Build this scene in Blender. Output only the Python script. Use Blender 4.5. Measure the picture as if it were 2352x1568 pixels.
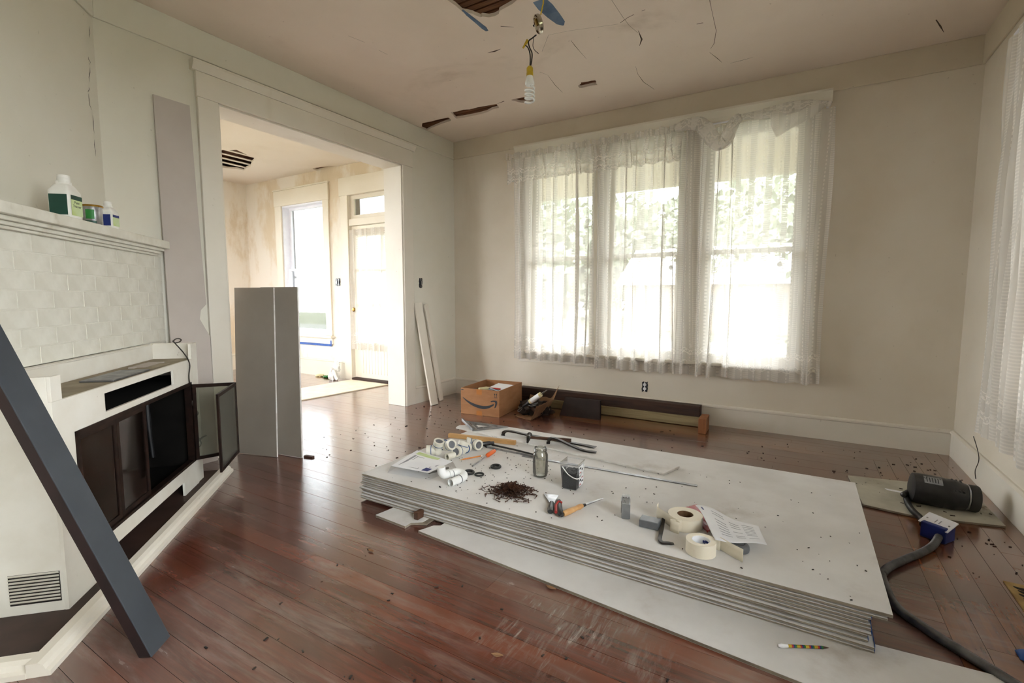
import bpy, bmesh, math, random
from math import sin, cos, pi, radians, sqrt
from mathutils import Vector, Matrix, noise
from mathutils.geometry import delaunay_2d_cdt

for o in list(bpy.data.objects):
    bpy.data.objects.remove(o, do_unlink=True)
S = bpy.context.scene
COL = S.collection
V = Vector

# ------------------------------------------------------------------ camera
CAM = V((0, 0, 1.15)); FPX = 1111.79
RIGHT = V((0.8587281550, 0.5124300068, 0.0012016458))
DOWN = V((0.0475907833, -0.0774171522, -0.9958622906))
FWD = V((-0.5102166923, 0.8552321748, -0.0908672336))
cam = bpy.data.cameras.new('camera'); cam.sensor_width = 36; cam.lens = 36 * FPX / 2352
cam.clip_start = .05; cam.clip_end = 300
camo = bpy.data.objects.new('camera', cam); COL.objects.link(camo)
camo.matrix_world = Matrix(((RIGHT.x, -DOWN.x, -FWD.x, CAM.x), (RIGHT.y, -DOWN.y, -FWD.y, CAM.y),
                            (RIGHT.z, -DOWN.z, -FWD.z, CAM.z), (0, 0, 0, 1)))
S.camera = camo

# ------------------------------------------------------------------ light
w = bpy.data.worlds.new('daylight'); S.world = w; w.use_nodes = True
bg = w.node_tree.nodes['Background']
bg.inputs[0].default_value = (0.95, 0.97, 1.0, 1); bg.inputs[1].default_value = 3.0
sl = bpy.data.lights.new('sun', 'SUN'); sl.energy = 1.2; sl.angle = radians(2); sl.color = (1, .95, .86)
so = bpy.data.objects.new('sun', sl); COL.objects.link(so)
so.rotation_euler = V((0.22, -0.2, -1)).to_track_quat('-Z', 'Y').to_euler()
S.view_settings.view_transform = 'Standard'; S.view_settings.look = 'None'
S.view_settings.gamma = 1; S.view_settings.use_curve_mapping = False
S.view_settings.exposure = 2.75
def portal(name, loc, direction, sx, sy):
    l = bpy.data.lights.new(name, 'AREA'); l.shape = 'RECTANGLE'; l.size = sx; l.size_y = sy; l.cycles.is_portal = True
    o = bpy.data.objects.new(name, l); COL.objects.link(o); o.location = loc
    o.rotation_euler = V(direction).to_track_quat('-Z', 'Z').to_euler(); return o

# ------------------------------------------------------------------ measured room
XL, XR, YB, ZC, YN = -3.555, .998, 4.628, 2.93, -.65
XF = -7.72
TOP = .155                      # top face of the drywall stack
def ray(u, v): return RIGHT * ((u - 1176) / FPX) + DOWN * ((v - 784) / FPX) + FWD
def gz(u, v, z=0.): d = ray(u, v); return CAM + d * ((z - CAM.z) / d.z)
def gy(u, v, y): d = ray(u, v); return CAM + d * ((y - CAM.y) / d.y)
def gx(u, v, x): d = ray(u, v); return CAM + d * ((x - CAM.x) / d.x)
def gn(u, v, p, n): d = ray(u, v); n = V(n); return CAM + d * ((V(p) - CAM).dot(n) / d.dot(n))
FO = V((XL, 1.277, 0)); E1 = V((1, -1, 0)).normalized(); EN = V((1, 1, 0)).normalized()
FM = Matrix(((E1.x, EN.x, 0, FO.x), (E1.y, EN.y, 0, FO.y), (0, 0, 1, 0), (0, 0, 0, 1)))
def ff(s, n, z): return FO + E1 * s + EN * n + V((0, 0, z))
def gf(u, v, n): return gn(u, v, FO + EN * n, EN)

# ------------------------------------------------------------------ mesh helper
ORG = {}
def frame(o, x, z=(0, 0, 1)):
    z = V(z).normalized(); x = V(x); x = (x - z * x.dot(z)).normalized(); y = z.cross(x)
    return Matrix(((x.x, y.x, z.x, o[0]), (x.y, y.y, z.y, o[1]), (x.z, y.z, z.z, o[2]), (0, 0, 0, 1)))
class MB:
    def __init__(s, M=None): s.v = []; s.f = []; s.uv = {}; s.M = M or Matrix()
    def add(s, pts, faces, uvs=None):
        b = len(s.v); s.v += [s.M @ V(p) for p in pts]
        for k, f in enumerate(faces):
            if uvs: s.uv[len(s.f)] = [uvs[i] for i in f]
            s.f.append([b + i for i in f])
        return s
    def box(s, x0, x1, y0, y1, z0, z1):
        return s.add([(x0, y0, z0), (x1, y0, z0), (x1, y1, z0), (x0, y1, z0), (x0, y0, z1), (x1, y0, z1), (x1, y1, z1), (x0, y1, z1)],
                     [(0, 3, 2, 1), (4, 5, 6, 7), (0, 1, 5, 4), (1, 2, 6, 5), (2, 3, 7, 6), (3, 0, 4, 7)])
    def prism(s, poly, z0, z1):
        n = len(poly); a = sum(poly[i][0] * poly[(i + 1) % n][1] - poly[(i + 1) % n][0] * poly[i][1] for i in range(n))
        if a < 0: poly = poly[::-1]
        return s.add([(p[0], p[1], z0) for p in poly] + [(p[0], p[1], z1) for p in poly],
                     [tuple(range(n))[::-1], tuple(range(n, 2 * n))] + [(i, (i + 1) % n, n + (i + 1) % n, n + i) for i in range(n)])
    def extr(s, prof, x0, x1):           # profile in (y,z) pushed along x
        n = len(prof); a = sum(prof[i][0] * prof[(i + 1) % n][1] - prof[(i + 1) % n][0] * prof[i][1] for i in range(n))
        if a < 0: prof = prof[::-1]
        return s.add([(x0, p[0], p[1]) for p in prof] + [(x1, p[0], p[1]) for p in prof],
                     [tuple(range(n))[::-1], tuple(range(n, 2 * n))] + [(i, (i + 1) % n, n + (i + 1) % n, n + i) for i in range(n)])
    def tube(s, pts, r, seg=10, caps=True, closed=False, flat=1.):
        pts = [V(p) for p in pts]; n = len(pts); rr = r if isinstance(r, (list, tuple)) else [r] * n
        t0 = None; up = None; P = []
        for i, p in enumerate(pts):
            a = pts[(i - 1) % n] if (closed or i > 0) else p; b = pts[(i + 1) % n] if (closed or i < n - 1) else p
            t = (b - a).normalized()
            if up is None:
                up = V((0, 0, 1)) if abs(t.z) < .9 else V((1, 0, 0))
            up = (up - t * up.dot(t)).normalized(); q = t.cross(up)
            for k in range(seg):
                an = 2 * pi * k / seg; P.append(p + (q * cos(an) + up * sin(an) * flat) * rr[i])
        F = []
        for i in range(n if closed else n - 1):
            j = (i + 1) % n
            for k in range(seg): F.append((i * seg + k, i * seg + (k + 1) % seg, j * seg + (k + 1) % seg, j * seg + k))
        if caps and not closed: F += [tuple(range(seg))[::-1], tuple(range((n - 1) * seg, n * seg))]
        return s.add(P, F)
    def pipe(s, a, b, ro, ri, seg=20):   # hollow straight pipe
        a = V(a); b = V(b); z = (b - a).normalized(); L = (b - a).length
        x = z.orthogonal().normalized(); y = z.cross(x)
        ring = lambda d, r: [a + z * d + (x * cos(2 * pi * k / seg) + y * sin(2 * pi * k / seg)) * r for k in range(seg)]
        P = ring(0, ro) + ring(L, ro) + ring(L, ri) + ring(0, ri); F = []
        for q in range(4):
            for k in range(seg): F.append((q * seg + k, q * seg + (k + 1) % seg, ((q + 1) % 4) * seg + (k + 1) % seg, ((q + 1) % 4) * seg + k))
        return s.add(P, F)
    def lathe(s, prof, seg=24, c=(0, 0, 0), sq=None):
        c = V(c); P = []; n = len(prof)
        for r, z in prof:
            for k in range(seg):
                a = 2 * pi * k / seg; m = 1.
                if sq: m = 1 / (abs(cos(a)) ** sq + abs(sin(a)) ** sq) ** (1 / sq)
                P.append(c + V((r * m * cos(a), r * m * sin(a), z)))
        F = [(i * seg + k, i * seg + (k + 1) % seg, (i + 1) * seg + (k + 1) % seg, (i + 1) * seg + k) for i in range(n - 1) for k in range(seg)]
        if prof[0][0] > 1e-6: F.append(tuple(range(seg))[::-1])
        if prof[-1][0] > 1e-6: F.append(tuple(range((n - 1) * seg, n * seg)))
        return s.add(P, F)
    def torus(s, c, R, r, seg=28, seg2=10, sz=1.):
        return s.tube([V(c) + V((R * cos(2 * pi * k / seg), R * sin(2 * pi * k / seg), 0)) for k in range(seg)], r, seg2, closed=True, flat=sz)
    def grid(s, fn, nu, nv, uvf=None, thick=0.):
        P = []; U = []
        for j in range(nv + 1):
            for i in range(nu + 1):
                a, b = i / nu, j / nv; P.append(fn(a, b)); U.append(uvf(a, b) if uvf else (a, b))
        F = [(j * (nu + 1) + i, j * (nu + 1) + i + 1, (j + 1) * (nu + 1) + i + 1, (j + 1) * (nu + 1) + i) for j in range(nv) for i in range(nu)]
        return s.add(P, F, U)
    def blob(s, c, rad, amp=.2, sc=3., seed=0, nu=24, nv=14, flatb=None):
        c = V(c); P = []
        for j in range(nv + 1):
            th = pi * j / nv
            for i in range(nu):
                ph = 2 * pi * i / nu; d = V((sin(th) * cos(ph), sin(th) * sin(ph), cos(th)))
                k = 1 + amp * noise.noise(d * sc + V((seed, seed * 2.3, 1.7)))
                p = V((d.x * rad[0], d.y * rad[1], d.z * rad[2])) * k
                if flatb is not None and p.z < flatb: p.z = flatb
                P.append(c + p)
        F = [(j * nu + i, (j + 1) * nu + i, (j + 1) * nu + (i + 1) % nu, j * nu + (i + 1) % nu) for j in range(nv) for i in range(nu)]
        return s.add(P, F)
    def strip(s, pts, wd, nrm):          # flat ribbon along a polyline
        pts = [V(p) for p in pts]; nrm = V(nrm); L = []; n = len(pts)
        for i, p in enumerate(pts):
            t = (pts[min(i + 1, n - 1)] - pts[max(i - 1, 0)]).normalized(); q = t.cross(nrm).normalized()
            ww = wd[i] if isinstance(wd, (list, tuple)) else wd
            L += [p - q * ww / 2, p + q * ww / 2]
        return s.add(L, [(2 * i, 2 * i + 1, 2 * i + 3, 2 * i + 2) for i in range(n - 1)])
    def build(s, name, mat, parent=None, smooth=False, bevel=0., solid=0., **kw):
        if not s.v: raise ValueError(name)
        lo = V([min(p[i] for p in s.v) for i in range(3)]); hi = V([max(p[i] for p in s.v) for i in range(3)])
        org = V(((lo.x + hi.x) / 2, (lo.y + hi.y) / 2, lo.z))
        me = bpy.data.meshes.new(name); me.from_pydata([p - org for p in s.v], [], s.f); 
        if s.uv:
            l = me.uv_layers.new(name='UVMap')
            for pi_, p in enumerate(me.polygons):
                if pi_ in s.uv:
                    for k, li in enumerate(p.loop_indices): l.data[li].uv = s.uv[pi_][k]
        me.validate(); me.update()
        if smooth:
            me.polygons.foreach_set('use_smooth', [True] * len(me.polygons)); me.set_sharp_from_angle(angle=radians(smooth if smooth > 1 else 42))
        me.materials.append(mat)
        o = bpy.data.objects.new(name, me); COL.objects.link(o)
        if bevel:
            m = o.modifiers.new('bevel', 'BEVEL'); m.width = bevel; m.segments = 2; m.limit_method = 'ANGLE'
        if solid:
            m = o.modifiers.new('solid', 'SOLIDIFY'); m.thickness = solid; m.offset = 0
        place(o, org, parent); meta(o, **kw); return o
def place(o, org, parent=None):
    ORG[o.name] = V(org)
    if parent: o.parent = parent; o.location = V(org) - ORG[parent.name]
    else: o.location = org
def meta(o, label=None, cat=None, group=None, kind=None):
    if label: o['label'] = label
    if cat: o['category'] = cat
    if group: o['group'] = group
    if kind: o['kind'] = kind
def thing(name, loc, label, cat=None, group=None, kind=None, parent=None):
    o = bpy.data.objects.new(name, None); COL.objects.link(o); o.empty_display_size = .05
    place(o, loc, parent); meta(o, label, cat, group, kind); return o
def text(body, size, M, name, mat, parent, ext=.0002):
    cu = bpy.data.curves.new('txt', 'FONT'); cu.body = body; cu.size = size; cu.extrude = ext; cu.align_x = 'CENTER'; cu.align_y = 'CENTER'
    o = bpy.data.objects.new('txt', cu); COL.objects.link(o); bpy.context.view_layer.update()
    me = bpy.data.meshes.new_from_object(o.evaluated_get(bpy.context.evaluated_depsgraph_get()))
    bpy.data.objects.remove(o, do_unlink=True)
    mb = MB(M); mb.add([v.co[:] for v in me.vertices], [tuple(p.vertices) for p in me.polygons]); bpy.data.meshes.remove(me)
    return mb.build(name, mat, parent)

# ------------------------------------------------------------------ materials
class E:                                  # tiny expression layer over Math nodes
    nt = None
    def __init__(s, k): s.k = k
    @staticmethod
    def m(op, *a):
        n = E.nt.nodes.new('ShaderNodeMath'); n.operation = op
        for i, x in enumerate(a):
            x = x.k if isinstance(x, E) else x
            if isinstance(x, (int, float)): n.inputs[i].default_value = x
            else: E.nt.links.new(x, n.inputs[i])
        return E(n.outputs[0])
    def __add__(s, o): return E.m('ADD', s, o)
    __radd__ = __add__
    def __sub__(s, o): return E.m('SUBTRACT', s, o)
    def __rsub__(s, o): return E.m('SUBTRACT', o, s)
    def __mul__(s, o): return E.m('MULTIPLY', s, o)
    __rmul__ = __mul__
    def __truediv__(s, o): return E.m('DIVIDE', s, o)
def e_sin(a): return E.m('SINE', a)
def e_abs(a): return E.m('ABSOLUTE', a)
def e_gt(a, b): return E.m('GREATER_THAN', a, b)
def e_lt(a, b): return E.m('LESS_THAN', a, b)
def e_max(a, b): return E.m('MAXIMUM', a, b)
def e_min(a, b): return E.m('MINIMUM', a, b)
def e_fr(a): return E.m('FRACT', a)
def e_ss(a, lo, hi):
    n = E.nt.nodes.new('ShaderNodeMapRange'); n.interpolation_type = 'SMOOTHSTEP'
    E.nt.links.new(a.k, n.inputs[0]); n.inputs[1].default_value = lo; n.inputs[2].default_value = hi; return E(n.outputs[0])
def newmat(name):
    m = bpy.data.materials.new(name); m.use_nodes = True; nt = m.node_tree; E.nt = nt
    return m, nt, nt.nodes['Principled BSDF']
def coords(kind='Object', scale=(1, 1, 1), off=None):
    nt = E.nt
    if kind == 'World': s = nt.nodes.new('ShaderNodeNewGeometry').outputs['Position']
    else: s = nt.nodes.new('ShaderNodeTexCoord').outputs[kind]
    mp = nt.nodes.new('ShaderNodeMapping'); mp.inputs['Scale'].default_value = scale
    if off: mp.inputs['Location'].default_value = off
    nt.links.new(s, mp.inputs[0]); return mp.outputs[0]
def nz(vec, scale, detail=5, rough=.55, dist=0.):
    n = E.nt.nodes.new('ShaderNodeTexNoise'); E.nt.links.new(vec, n.inputs['Vector'])
    n.inputs['Scale'].default_value = scale; n.inputs['Detail'].default_value = detail; n.inputs['Roughness'].default_value = rough; n.inputs['Distortion'].default_value = dist
    return E(n.outputs['Fac'])
def sep(vec):
    n = E.nt.nodes.new('ShaderNodeSeparateXYZ'); E.nt.links.new(vec, n.inputs[0]); return [E(n.outputs[i]) for i in range(3)]
def cmix(f, a, b):
    n = E.nt.nodes.new('ShaderNodeMix'); n.data_type = 'RGBA'
    if isinstance(f, E): E.nt.links.new(f.k, n.inputs[0])
    else: n.inputs[0].default_value = f
    for i, x in ((6, a), (7, b)):
        if isinstance(x, (tuple, list)): n.inputs[i].default_value = (*x[:3], 1)
        else: E.nt.links.new(x, n.inputs[i])
    return n.outputs[2]
def setc(b, sock): E.nt.links.new(sock, b.inputs['Base Color'])
def setr(b, e): E.nt.links.new(e.k, b.inputs['Roughness'])
def bump(b, e, st=.2, d=.01):
    n = E.nt.nodes.new('ShaderNodeBump'); n.inputs['Strength'].default_value = st; n.inputs['Distance'].default_value = d
    E.nt.links.new(e.k, n.inputs['Height']); E.nt.links.new(n.outputs[0], b.inputs['Normal'])
def srgb(r, g, b):
    f = lambda c: ((c / 255 + .055) / 1.055) ** 2.4 if c > 10 else c / 3294.
    return (f(r), f(g), f(b))
def simple(name, c1, c2=None, sc=12., rough=.6, metal=0., bmp=0., lo=.35, hi=.65, stretch=(1, 1, 1), dirt=None, dsc=5., dlo=.6, dhi=.75, spec=.5, kind='Object'):
    m, nt, b = newmat(name); c2 = c2 or tuple(x * .8 for x in c1)
    v = coords(kind, stretch); n = nz(v, sc); col = cmix(e_ss(n, lo, hi), c1, c2)
    if dirt: col = cmix(e_ss(nz(coords(kind), dsc, 8, .65), dlo, dhi), col, dirt)
    setc(b, col); b.inputs['Metallic'].default_value = metal; b.inputs['Specular IOR Level'].default_value = spec
    setr(b, n * .2 + (rough - .1))
    if bmp: bump(b, nz(v, sc * 2.5, 6), bmp, .006)
    return m
def wood(name, c1, c2, rough=.6, ax=0, sc=1., bmp=.15):
    m, nt, b = newmat(name); st = [14 * sc] * 3; st[ax] = .9 * sc
    v = coords('Object', st); n = nz(v, 2.2, 8, .6, .6); setc(b, cmix(e_ss(n, .3, .7), c1, c2)); setr(b, n * .25 + (rough - .12)); bump(b, n, bmp, .003)
    return m
def see_through(name, tint, gloss=.06, rough=.02, body=None, bodyf=0.):
    m = bpy.data.materials.new(name); m.use_nodes = True; nt = m.node_tree; E.nt = nt
    nt.nodes.remove(nt.nodes['Principled BSDF']); out = nt.nodes['Material Output']
    t = nt.nodes.new('ShaderNodeBsdfTransparent'); t.inputs[0].default_value = (*tint, 1)
    g = nt.nodes.new('ShaderNodeBsdfGlossy'); g.inputs['Roughness'].default_value = rough
    lw = nt.nodes.new('ShaderNodeFresnel'); lw.inputs[0].default_value = 1.4
    f = E(lw.outputs[0]) * .9 + gloss
    mx = nt.nodes.new('ShaderNodeMixShader'); nt.links.new(f.k, mx.inputs[0]); base = t.outputs[0]
    if body:
        d = nt.nodes.new('ShaderNodeBsdfDiffuse'); n = nz(coords('Object', (1, 1, .4)), 9, 3); d.inputs[0].default_value = (*body, 1)
        m2 = nt.nodes.new('ShaderNodeMixShader'); fe = e_ss(n, .3, .8) * bodyf * .6 + bodyf * .7
        nt.links.new(fe.k, m2.inputs[0]); nt.links.new(base, m2.inputs[1]); nt.links.new(d.outputs[0], m2.inputs[2]); base = m2.outputs[0]
    nt.links.new(base, mx.inputs[1]); nt.links.new(g.outputs[0], mx.inputs[2]); nt.links.new(mx.outputs[0], out.inputs[0]); return m

MT = {}
def paint_wall(name, c1, c2, stain, sfac=.6, sc=.9, rough=.7):
    m, nt, b = newmat(name); v = coords('World')
    col = cmix(e_ss(nz(v, 1.1, 4), .3, .7), c1, c2)
    col = cmix(e_ss(nz(coords('World', (1, 1, .35)), sc, 7, .6, .5), .56, .8) * sfac, col, stain)
    col = cmix(e_ss(nz(v, 30, 3), .7, .8) * .5, col, tuple(x * .6 for x in stain))
    setc(b, col); b.inputs['Roughness'].default_value = rough; bump(b, nz(v, 26, 6), .12, .004); return m
MT['wall'] = paint_wall('wall_paint', srgb(224, 215, 200), srgb(215, 204, 186), srgb(192, 175, 150))
MT['wall2'] = paint_wall('wall_paint_grey', srgb(226, 222, 210), srgb(218, 213, 198), srgb(205, 195, 178), .4)
MT['trim'] = paint_wall('trim_paint', srgb(230, 224, 212), srgb(222, 214, 200), srgb(190, 172, 148), .5, 1.6, .5)
MT['frieze'] = paint_wall('frieze_paint', srgb(214, 203, 184), srgb(203, 190, 168), srgb(170, 150, 122), .7, .8)
MT['ceiling'] = paint_wall('ceiling_plaster', srgb(236, 222, 208), srgb(228, 213, 198), srgb(168, 148, 124), .9, .8)
MT['fceiling'] = paint_wall('foyer_ceiling_plaster', srgb(226, 215, 200), srgb(220, 208, 191), srgb(203, 186, 164), .5)
MT['ivory'] = paint_wall('ivory_paint', srgb(228, 220, 204), srgb(220, 210, 190), srgb(194, 174, 144), .5, 1.2, .5)
def _strip():
    m, nt, b = newmat('stripped_wallpaper'); v = coords('World', (1, 1, .55))
    col = cmix(e_ss(nz(v, 1.6, 7, .6, .3), .40, .52), srgb(214, 197, 170), srgb(226, 217, 203))
    col = cmix(e_ss(nz(coords('World', (1, 1, .4), (3, 1, 7)), 2.6, 8, .65), .54, .7) * .8, col, srgb(204, 185, 156))
    col = cmix(e_ss(nz(coords('World', (1, 1, .25), (9, 1, 2)), 5, 8, .7), .64, .8) * .6, col, srgb(186, 160, 126))
    setc(b, col); b.inputs['Roughness'].default_value = .8; bump(b, nz(v, 14, 7), .25, .006); return m
MT['stripped'] = _strip()
def _plank(name, ca, cb, cc, dk=1.):
    m, nt, b = newmat(name)
    oi = nt.nodes.new('ShaderNodeObjectInfo'); rnd = E(oi.outputs['Random'])
    vo = coords('Object', (1.3, 26, 26)); add = nt.nodes.new('ShaderNodeVectorMath'); add.operation = 'ADD'
    cx = nt.nodes.new('ShaderNodeCombineXYZ'); nt.links.new((rnd * 37).k, cx.inputs[0]); nt.links.new((rnd * 91).k, cx.inputs[1])
    nt.links.new(vo, add.inputs[0]); nt.links.new(cx.outputs[0], add.inputs[1]); v = add.outputs[0]
    g = nz(v, 1.6, 9, .62, .8)
    col = cmix(e_ss(g, .28, .72), ca, cb); col = cmix(e_ss(rnd + (g - .5) * .5, .35, 1.0) * .75, col, cc)
    wv = coords('World')
    blotch = nz(coords('World', (.6, 1.6, 1)), 2.1, 5, .55, .5); col = cmix(e_ss(blotch, .40, .70) * .6, col, srgb(58, 33, 25))
    d1 = e_ss(nz(coords('World', (1, 1, 1), (5, 2, 0)), .9, 6, .55, .6), .42, .72)
    d2 = e_ss(nz(coords('World', (.8, 5, 1), (1, 8, 0)), 2.4, 7, .65, .4), .46, .74)
    dust = e_min(d1 * .34 + d2 * .34 + .02, 0.6) * dk
    p = sep(wv)
    ex, ey = (p[0] + .68) / .5, (p[1] - 1.43) / .26       # one smear of spilled compound in front of the stack
    em = 1 - e_ss(ex * ex + ey * ey, .15, 1.1)
    sm = em * e_ss(nz(coords('World', (16, 2.2, 1)), 3, 9, .72, .6), .42, .68) * e_ss(nz(wv, 4, 5), .38, .6)
    dust = e_max(dust, sm * .75)
    col = cmix(dust, col, srgb(152, 136, 128)); setc(b, col)
    setr(b, e_min(dust * .22 + nz(wv, 7, 4, .6) * .14 + .09, .9)); b.inputs['Specular IOR Level'].default_value = .5; b.inputs['Coat Weight'].default_value = .9; b.inputs['Coat IOR'].default_value = 1.55; E.nt.links.new((nz(wv, 5, 5, .6) * .22 + .09).k, b.inputs['Coat Roughness'])
    bump(b, g + nz(wv, 16, 3) * .6, .12, .003); return m
MT['plank'] = _plank('floor_plank', srgb(112, 54, 38), srgb(72, 36, 27), srgb(126, 68, 46))
MT['plank2'] = _plank('floor_plank_border', srgb(132, 74, 34), srgb(94, 52, 28), srgb(146, 90, 46), .6)
MT['dark'] = simple('dark_gap', (.012, .009, .007), (.02, .014, .01), rough=.9)
MT['lath'] = wood('old_lath', srgb(120, 74, 36), srgb(66, 38, 20), .8)
MT['drywall_top'] = simple('drywall_face_paper', srgb(228, 226, 224), srgb(214, 211, 208), 3, .8, 0, .05, .3, .7, dirt=srgb(190, 182, 174), dsc=2.2, dlo=.55, dhi=.8)
MT['drywall_edge'] = simple('drywall_edge_paper', srgb(152, 141, 124), srgb(124, 113, 98), 9, .85, 0, .2, dirt=srgb(110, 98, 84), dsc=9)
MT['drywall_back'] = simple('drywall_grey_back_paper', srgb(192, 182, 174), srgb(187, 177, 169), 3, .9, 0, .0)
MT['drywall_back_shaded'] = simple('drywall_grey_paper_shaded', srgb(142, 133, 123), srgb(137, 128, 118), 3, .9)  # darker copy of the grey back paper, shade put into its colour
MT['gypsum'] = simple('gypsum_core', srgb(232, 230, 226), srgb(214, 210, 204), 20, .9)
MT['board_floor'] = simple('scrap_board_face', srgb(190, 186, 170), srgb(170, 164, 148), 4, .8, 0, .05, dirt=srgb(110, 96, 78), dsc=5, dlo=.58, dhi=.72)
MT['brick'] = simple('white_painted_brick', srgb(228, 225, 214), srgb(216, 212, 199), 9, .55, 0, .35, dirt=srgb(196, 188, 170), dsc=8)
MT['whitemetal'] = simple('chipped_white_enamel', srgb(232, 228, 218), srgb(222, 216, 203), 4, .45, 0, .06, dirt=srgb(150, 128, 100), dsc=11, dlo=.66, dhi=.76)
MT['dust_tray'] = simple('dusty_tray', srgb(160, 148, 126), srgb(134, 122, 102), 5, .85)
MT['bronze'] = simple('dark_bronze_frame', srgb(52, 34, 26), srgb(34, 22, 18), 12, .45, .6)
MT['soot'] = simple('sooty_firebox', (.004, .0035, .003), (.008, .007, .006), 5, .95, spec=.1)
MT['hearth'] = simple('hearth_dark_brown', srgb(66, 46, 38), srgb(50, 35, 29), 4, .6, dirt=srgb(96, 78, 66), dsc=4)
MT['blueboard'] = simple('slate_blue_paint', srgb(55, 60, 67), srgb(50, 55, 62), 5, .5, 0, .05)
MT['maroon'] = simple('maroon_stain_edge', srgb(38, 20, 20), srgb(26, 14, 14), 8, .6)
MT['black'] = simple('black_plastic', (.012, .012, .013), (.02, .02, .021), 14, .38)
MT['rubber'] = simple('black_rubber', (.014, .014, .013), (.024, .023, .021), 20, .6)
MT['iron'] = simple('old_tool_iron', srgb(58, 52, 48), srgb(38, 34, 32), 14, .42, .7, .1)
MT['steel'] = simple('worn_steel', srgb(176, 176, 178), srgb(140, 140, 142), 18, .32, .9)
MT['alu'] = simple('cast_aluminium', srgb(150, 150, 152), srgb(122, 122, 124), 20, .42, .8)
MT['pvc'] = simple('white_pvc', srgb(240, 240, 238), srgb(232, 232, 229), 10, .35)
MT['pvc2'] = simple('ivory_cpvc', srgb(228, 224, 210), srgb(216, 211, 196), 10, .4)
MT['blue'] = simple('blue_plastic', srgb(38, 88, 140), srgb(30, 72, 120), 10, .45)
MT['bluetape'] = simple('blue_tape', srgb(36, 84, 160), srgb(28, 70, 140), 10, .6)
MT['orange'] = simple('orange_plastic', srgb(238, 116, 44), srgb(226, 98, 34), 9, .4)
MT['pencil'] = simple('pencil_paint', srgb(222, 140, 62), srgb(206, 122, 48), 12, .5)
MT['pine'] = wood('pine_stick', srgb(206, 164, 108), srgb(184, 138, 84), .6)
MT['paleboard'] = wood('pale_treated_board', srgb(164, 148, 110), srgb(132, 116, 82), .7)
MT['darkbeam'] = wood('dark_old_beam', srgb(70, 44, 30), srgb(44, 27, 19), .7)
MT['orangewood'] = wood('orange_offcut', srgb(158, 102, 58), srgb(130, 78, 42), .6, 2)
MT['handle'] = wood('ash_handle', srgb(214, 170, 116), srgb(196, 146, 92), .4)
MT['hickory'] = wood('dark_hickory_handle', srgb(92, 60, 40), srgb(66, 42, 30), .5)
MT['nail'] = simple('rusty_nail_iron', srgb(84, 50, 32), srgb(56, 34, 24), 40, .6, .5)
MT['card'] = simple('corrugated_cardboard', srgb(164, 116, 76), srgb(152, 104, 66), 6, .8, 0, .08, stretch=(1, 1, 3))
MT['tapebrown'] = simple('brown_packing_tape', srgb(176, 112, 52), srgb(166, 102, 46), 8, .3)
MT['ink'] = simple('black_ink', (.016, .018, .024), (.02, .022, .028), 20, .6)
MT['paper'] = simple('white_paper', srgb(240, 240, 242), srgb(232, 232, 235), 5, .7)
MT['print'] = simple('grey_print', srgb(160, 160, 166), srgb(140, 140, 148), 30, .7)
MT['kraft'] = simple('crumpled_kraft_paper', srgb(150, 112, 78), srgb(120, 86, 58), 5, .8, 0, .3)
MT['rubble'] = simple('dark_rubble', srgb(58, 44, 34), srgb(26, 20, 16), 24, .9, 0, .6)
MT['cream'] = simple('cream_plastic', srgb(232, 220, 176), srgb(222, 208, 160), 10, .45)
MT['yellow'] = simple('yellow_plastic', srgb(206, 176, 44), srgb(190, 158, 34), 10, .4)
MT['red'] = simple('red_plastic', srgb(176, 40, 34), srgb(158, 32, 28), 10, .4)
MT['grey'] = simple('grey_plastic', srgb(110, 112, 116), srgb(96, 98, 102), 14, .35)
MT['silver'] = simple('silver_case', srgb(150, 152, 154), srgb(132, 134, 137), 18, .3, .5)
MT['jtape'] = simple('joint_tape_paper', srgb(240, 232, 214), srgb(232, 222, 202), 8, .7)
MT['cardcore'] = simple('tape_core_card', srgb(120, 88, 58), srgb(96, 70, 46), 20, .8)
MT['conduit'] = simple('flexible_steel_conduit', srgb(126, 126, 128), srgb(104, 104, 107), 20, .38, .75)
MT['dkconduit'] = simple('dark_flexible_conduit', srgb(70, 68, 66), srgb(52, 50, 49), 20, .35, .6)
MT['brass'] = simple('brass_plate', srgb(176, 146, 84), srgb(150, 120, 64), 14, .35, .9)
MT['green_l'] = simple('dark_green_label', srgb(22, 70, 56), srgb(18, 60, 48), 8, .5)
MT['lime_l'] = simple('pale_green_label', srgb(206, 222, 178), srgb(190, 206, 130), 8, .5)
MT['blue_l'] = simple('navy_label', srgb(26, 46, 120), srgb(20, 38, 104), 8, .5)
MT['green_b'] = simple('green_label', srgb(40, 128, 52), srgb(30, 108, 42), 8, .5)
MT['hdpe'] = simple('white_hdpe', srgb(238, 236, 230), srgb(228, 226, 218), 8, .45)
MT['gold'] = simple('gold_lid', srgb(190, 150, 66), srgb(160, 122, 48), 12, .3, .9)
MT['screws'] = simple('black_screws', (.008, .008, .009), (.022, .022, .025), 160, .4, .3, .8)
MT['mat_cream'] = simple('cream_floor_mat', srgb(236, 226, 206), srgb(226, 214, 192), 8, .9, 0, .2)
MT['bagwhite'] = simple('white_plastic_bag', srgb(236, 234, 230), srgb(216, 213, 208), 7, .4)
MT['wire'] = simple('dark_wire', srgb(40, 34, 28), srgb(28, 24, 20), 20, .5)
MT['chrome'] = simple('chrome_box', srgb(200, 196, 186), srgb(150, 140, 120), 6, .12, 1.)
MT['bulbglass'] = simple('white_bulb_tube', srgb(246, 246, 244), srgb(240, 240, 238), 6, .25)
MT['bluespray'] = simple('blue_spray_paint', srgb(96, 118, 144), srgb(76, 100, 130), 10, .7)
MT['crack'] = simple('plaster_crack', srgb(96, 78, 60), srgb(66, 52, 40), 30, .9)
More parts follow.
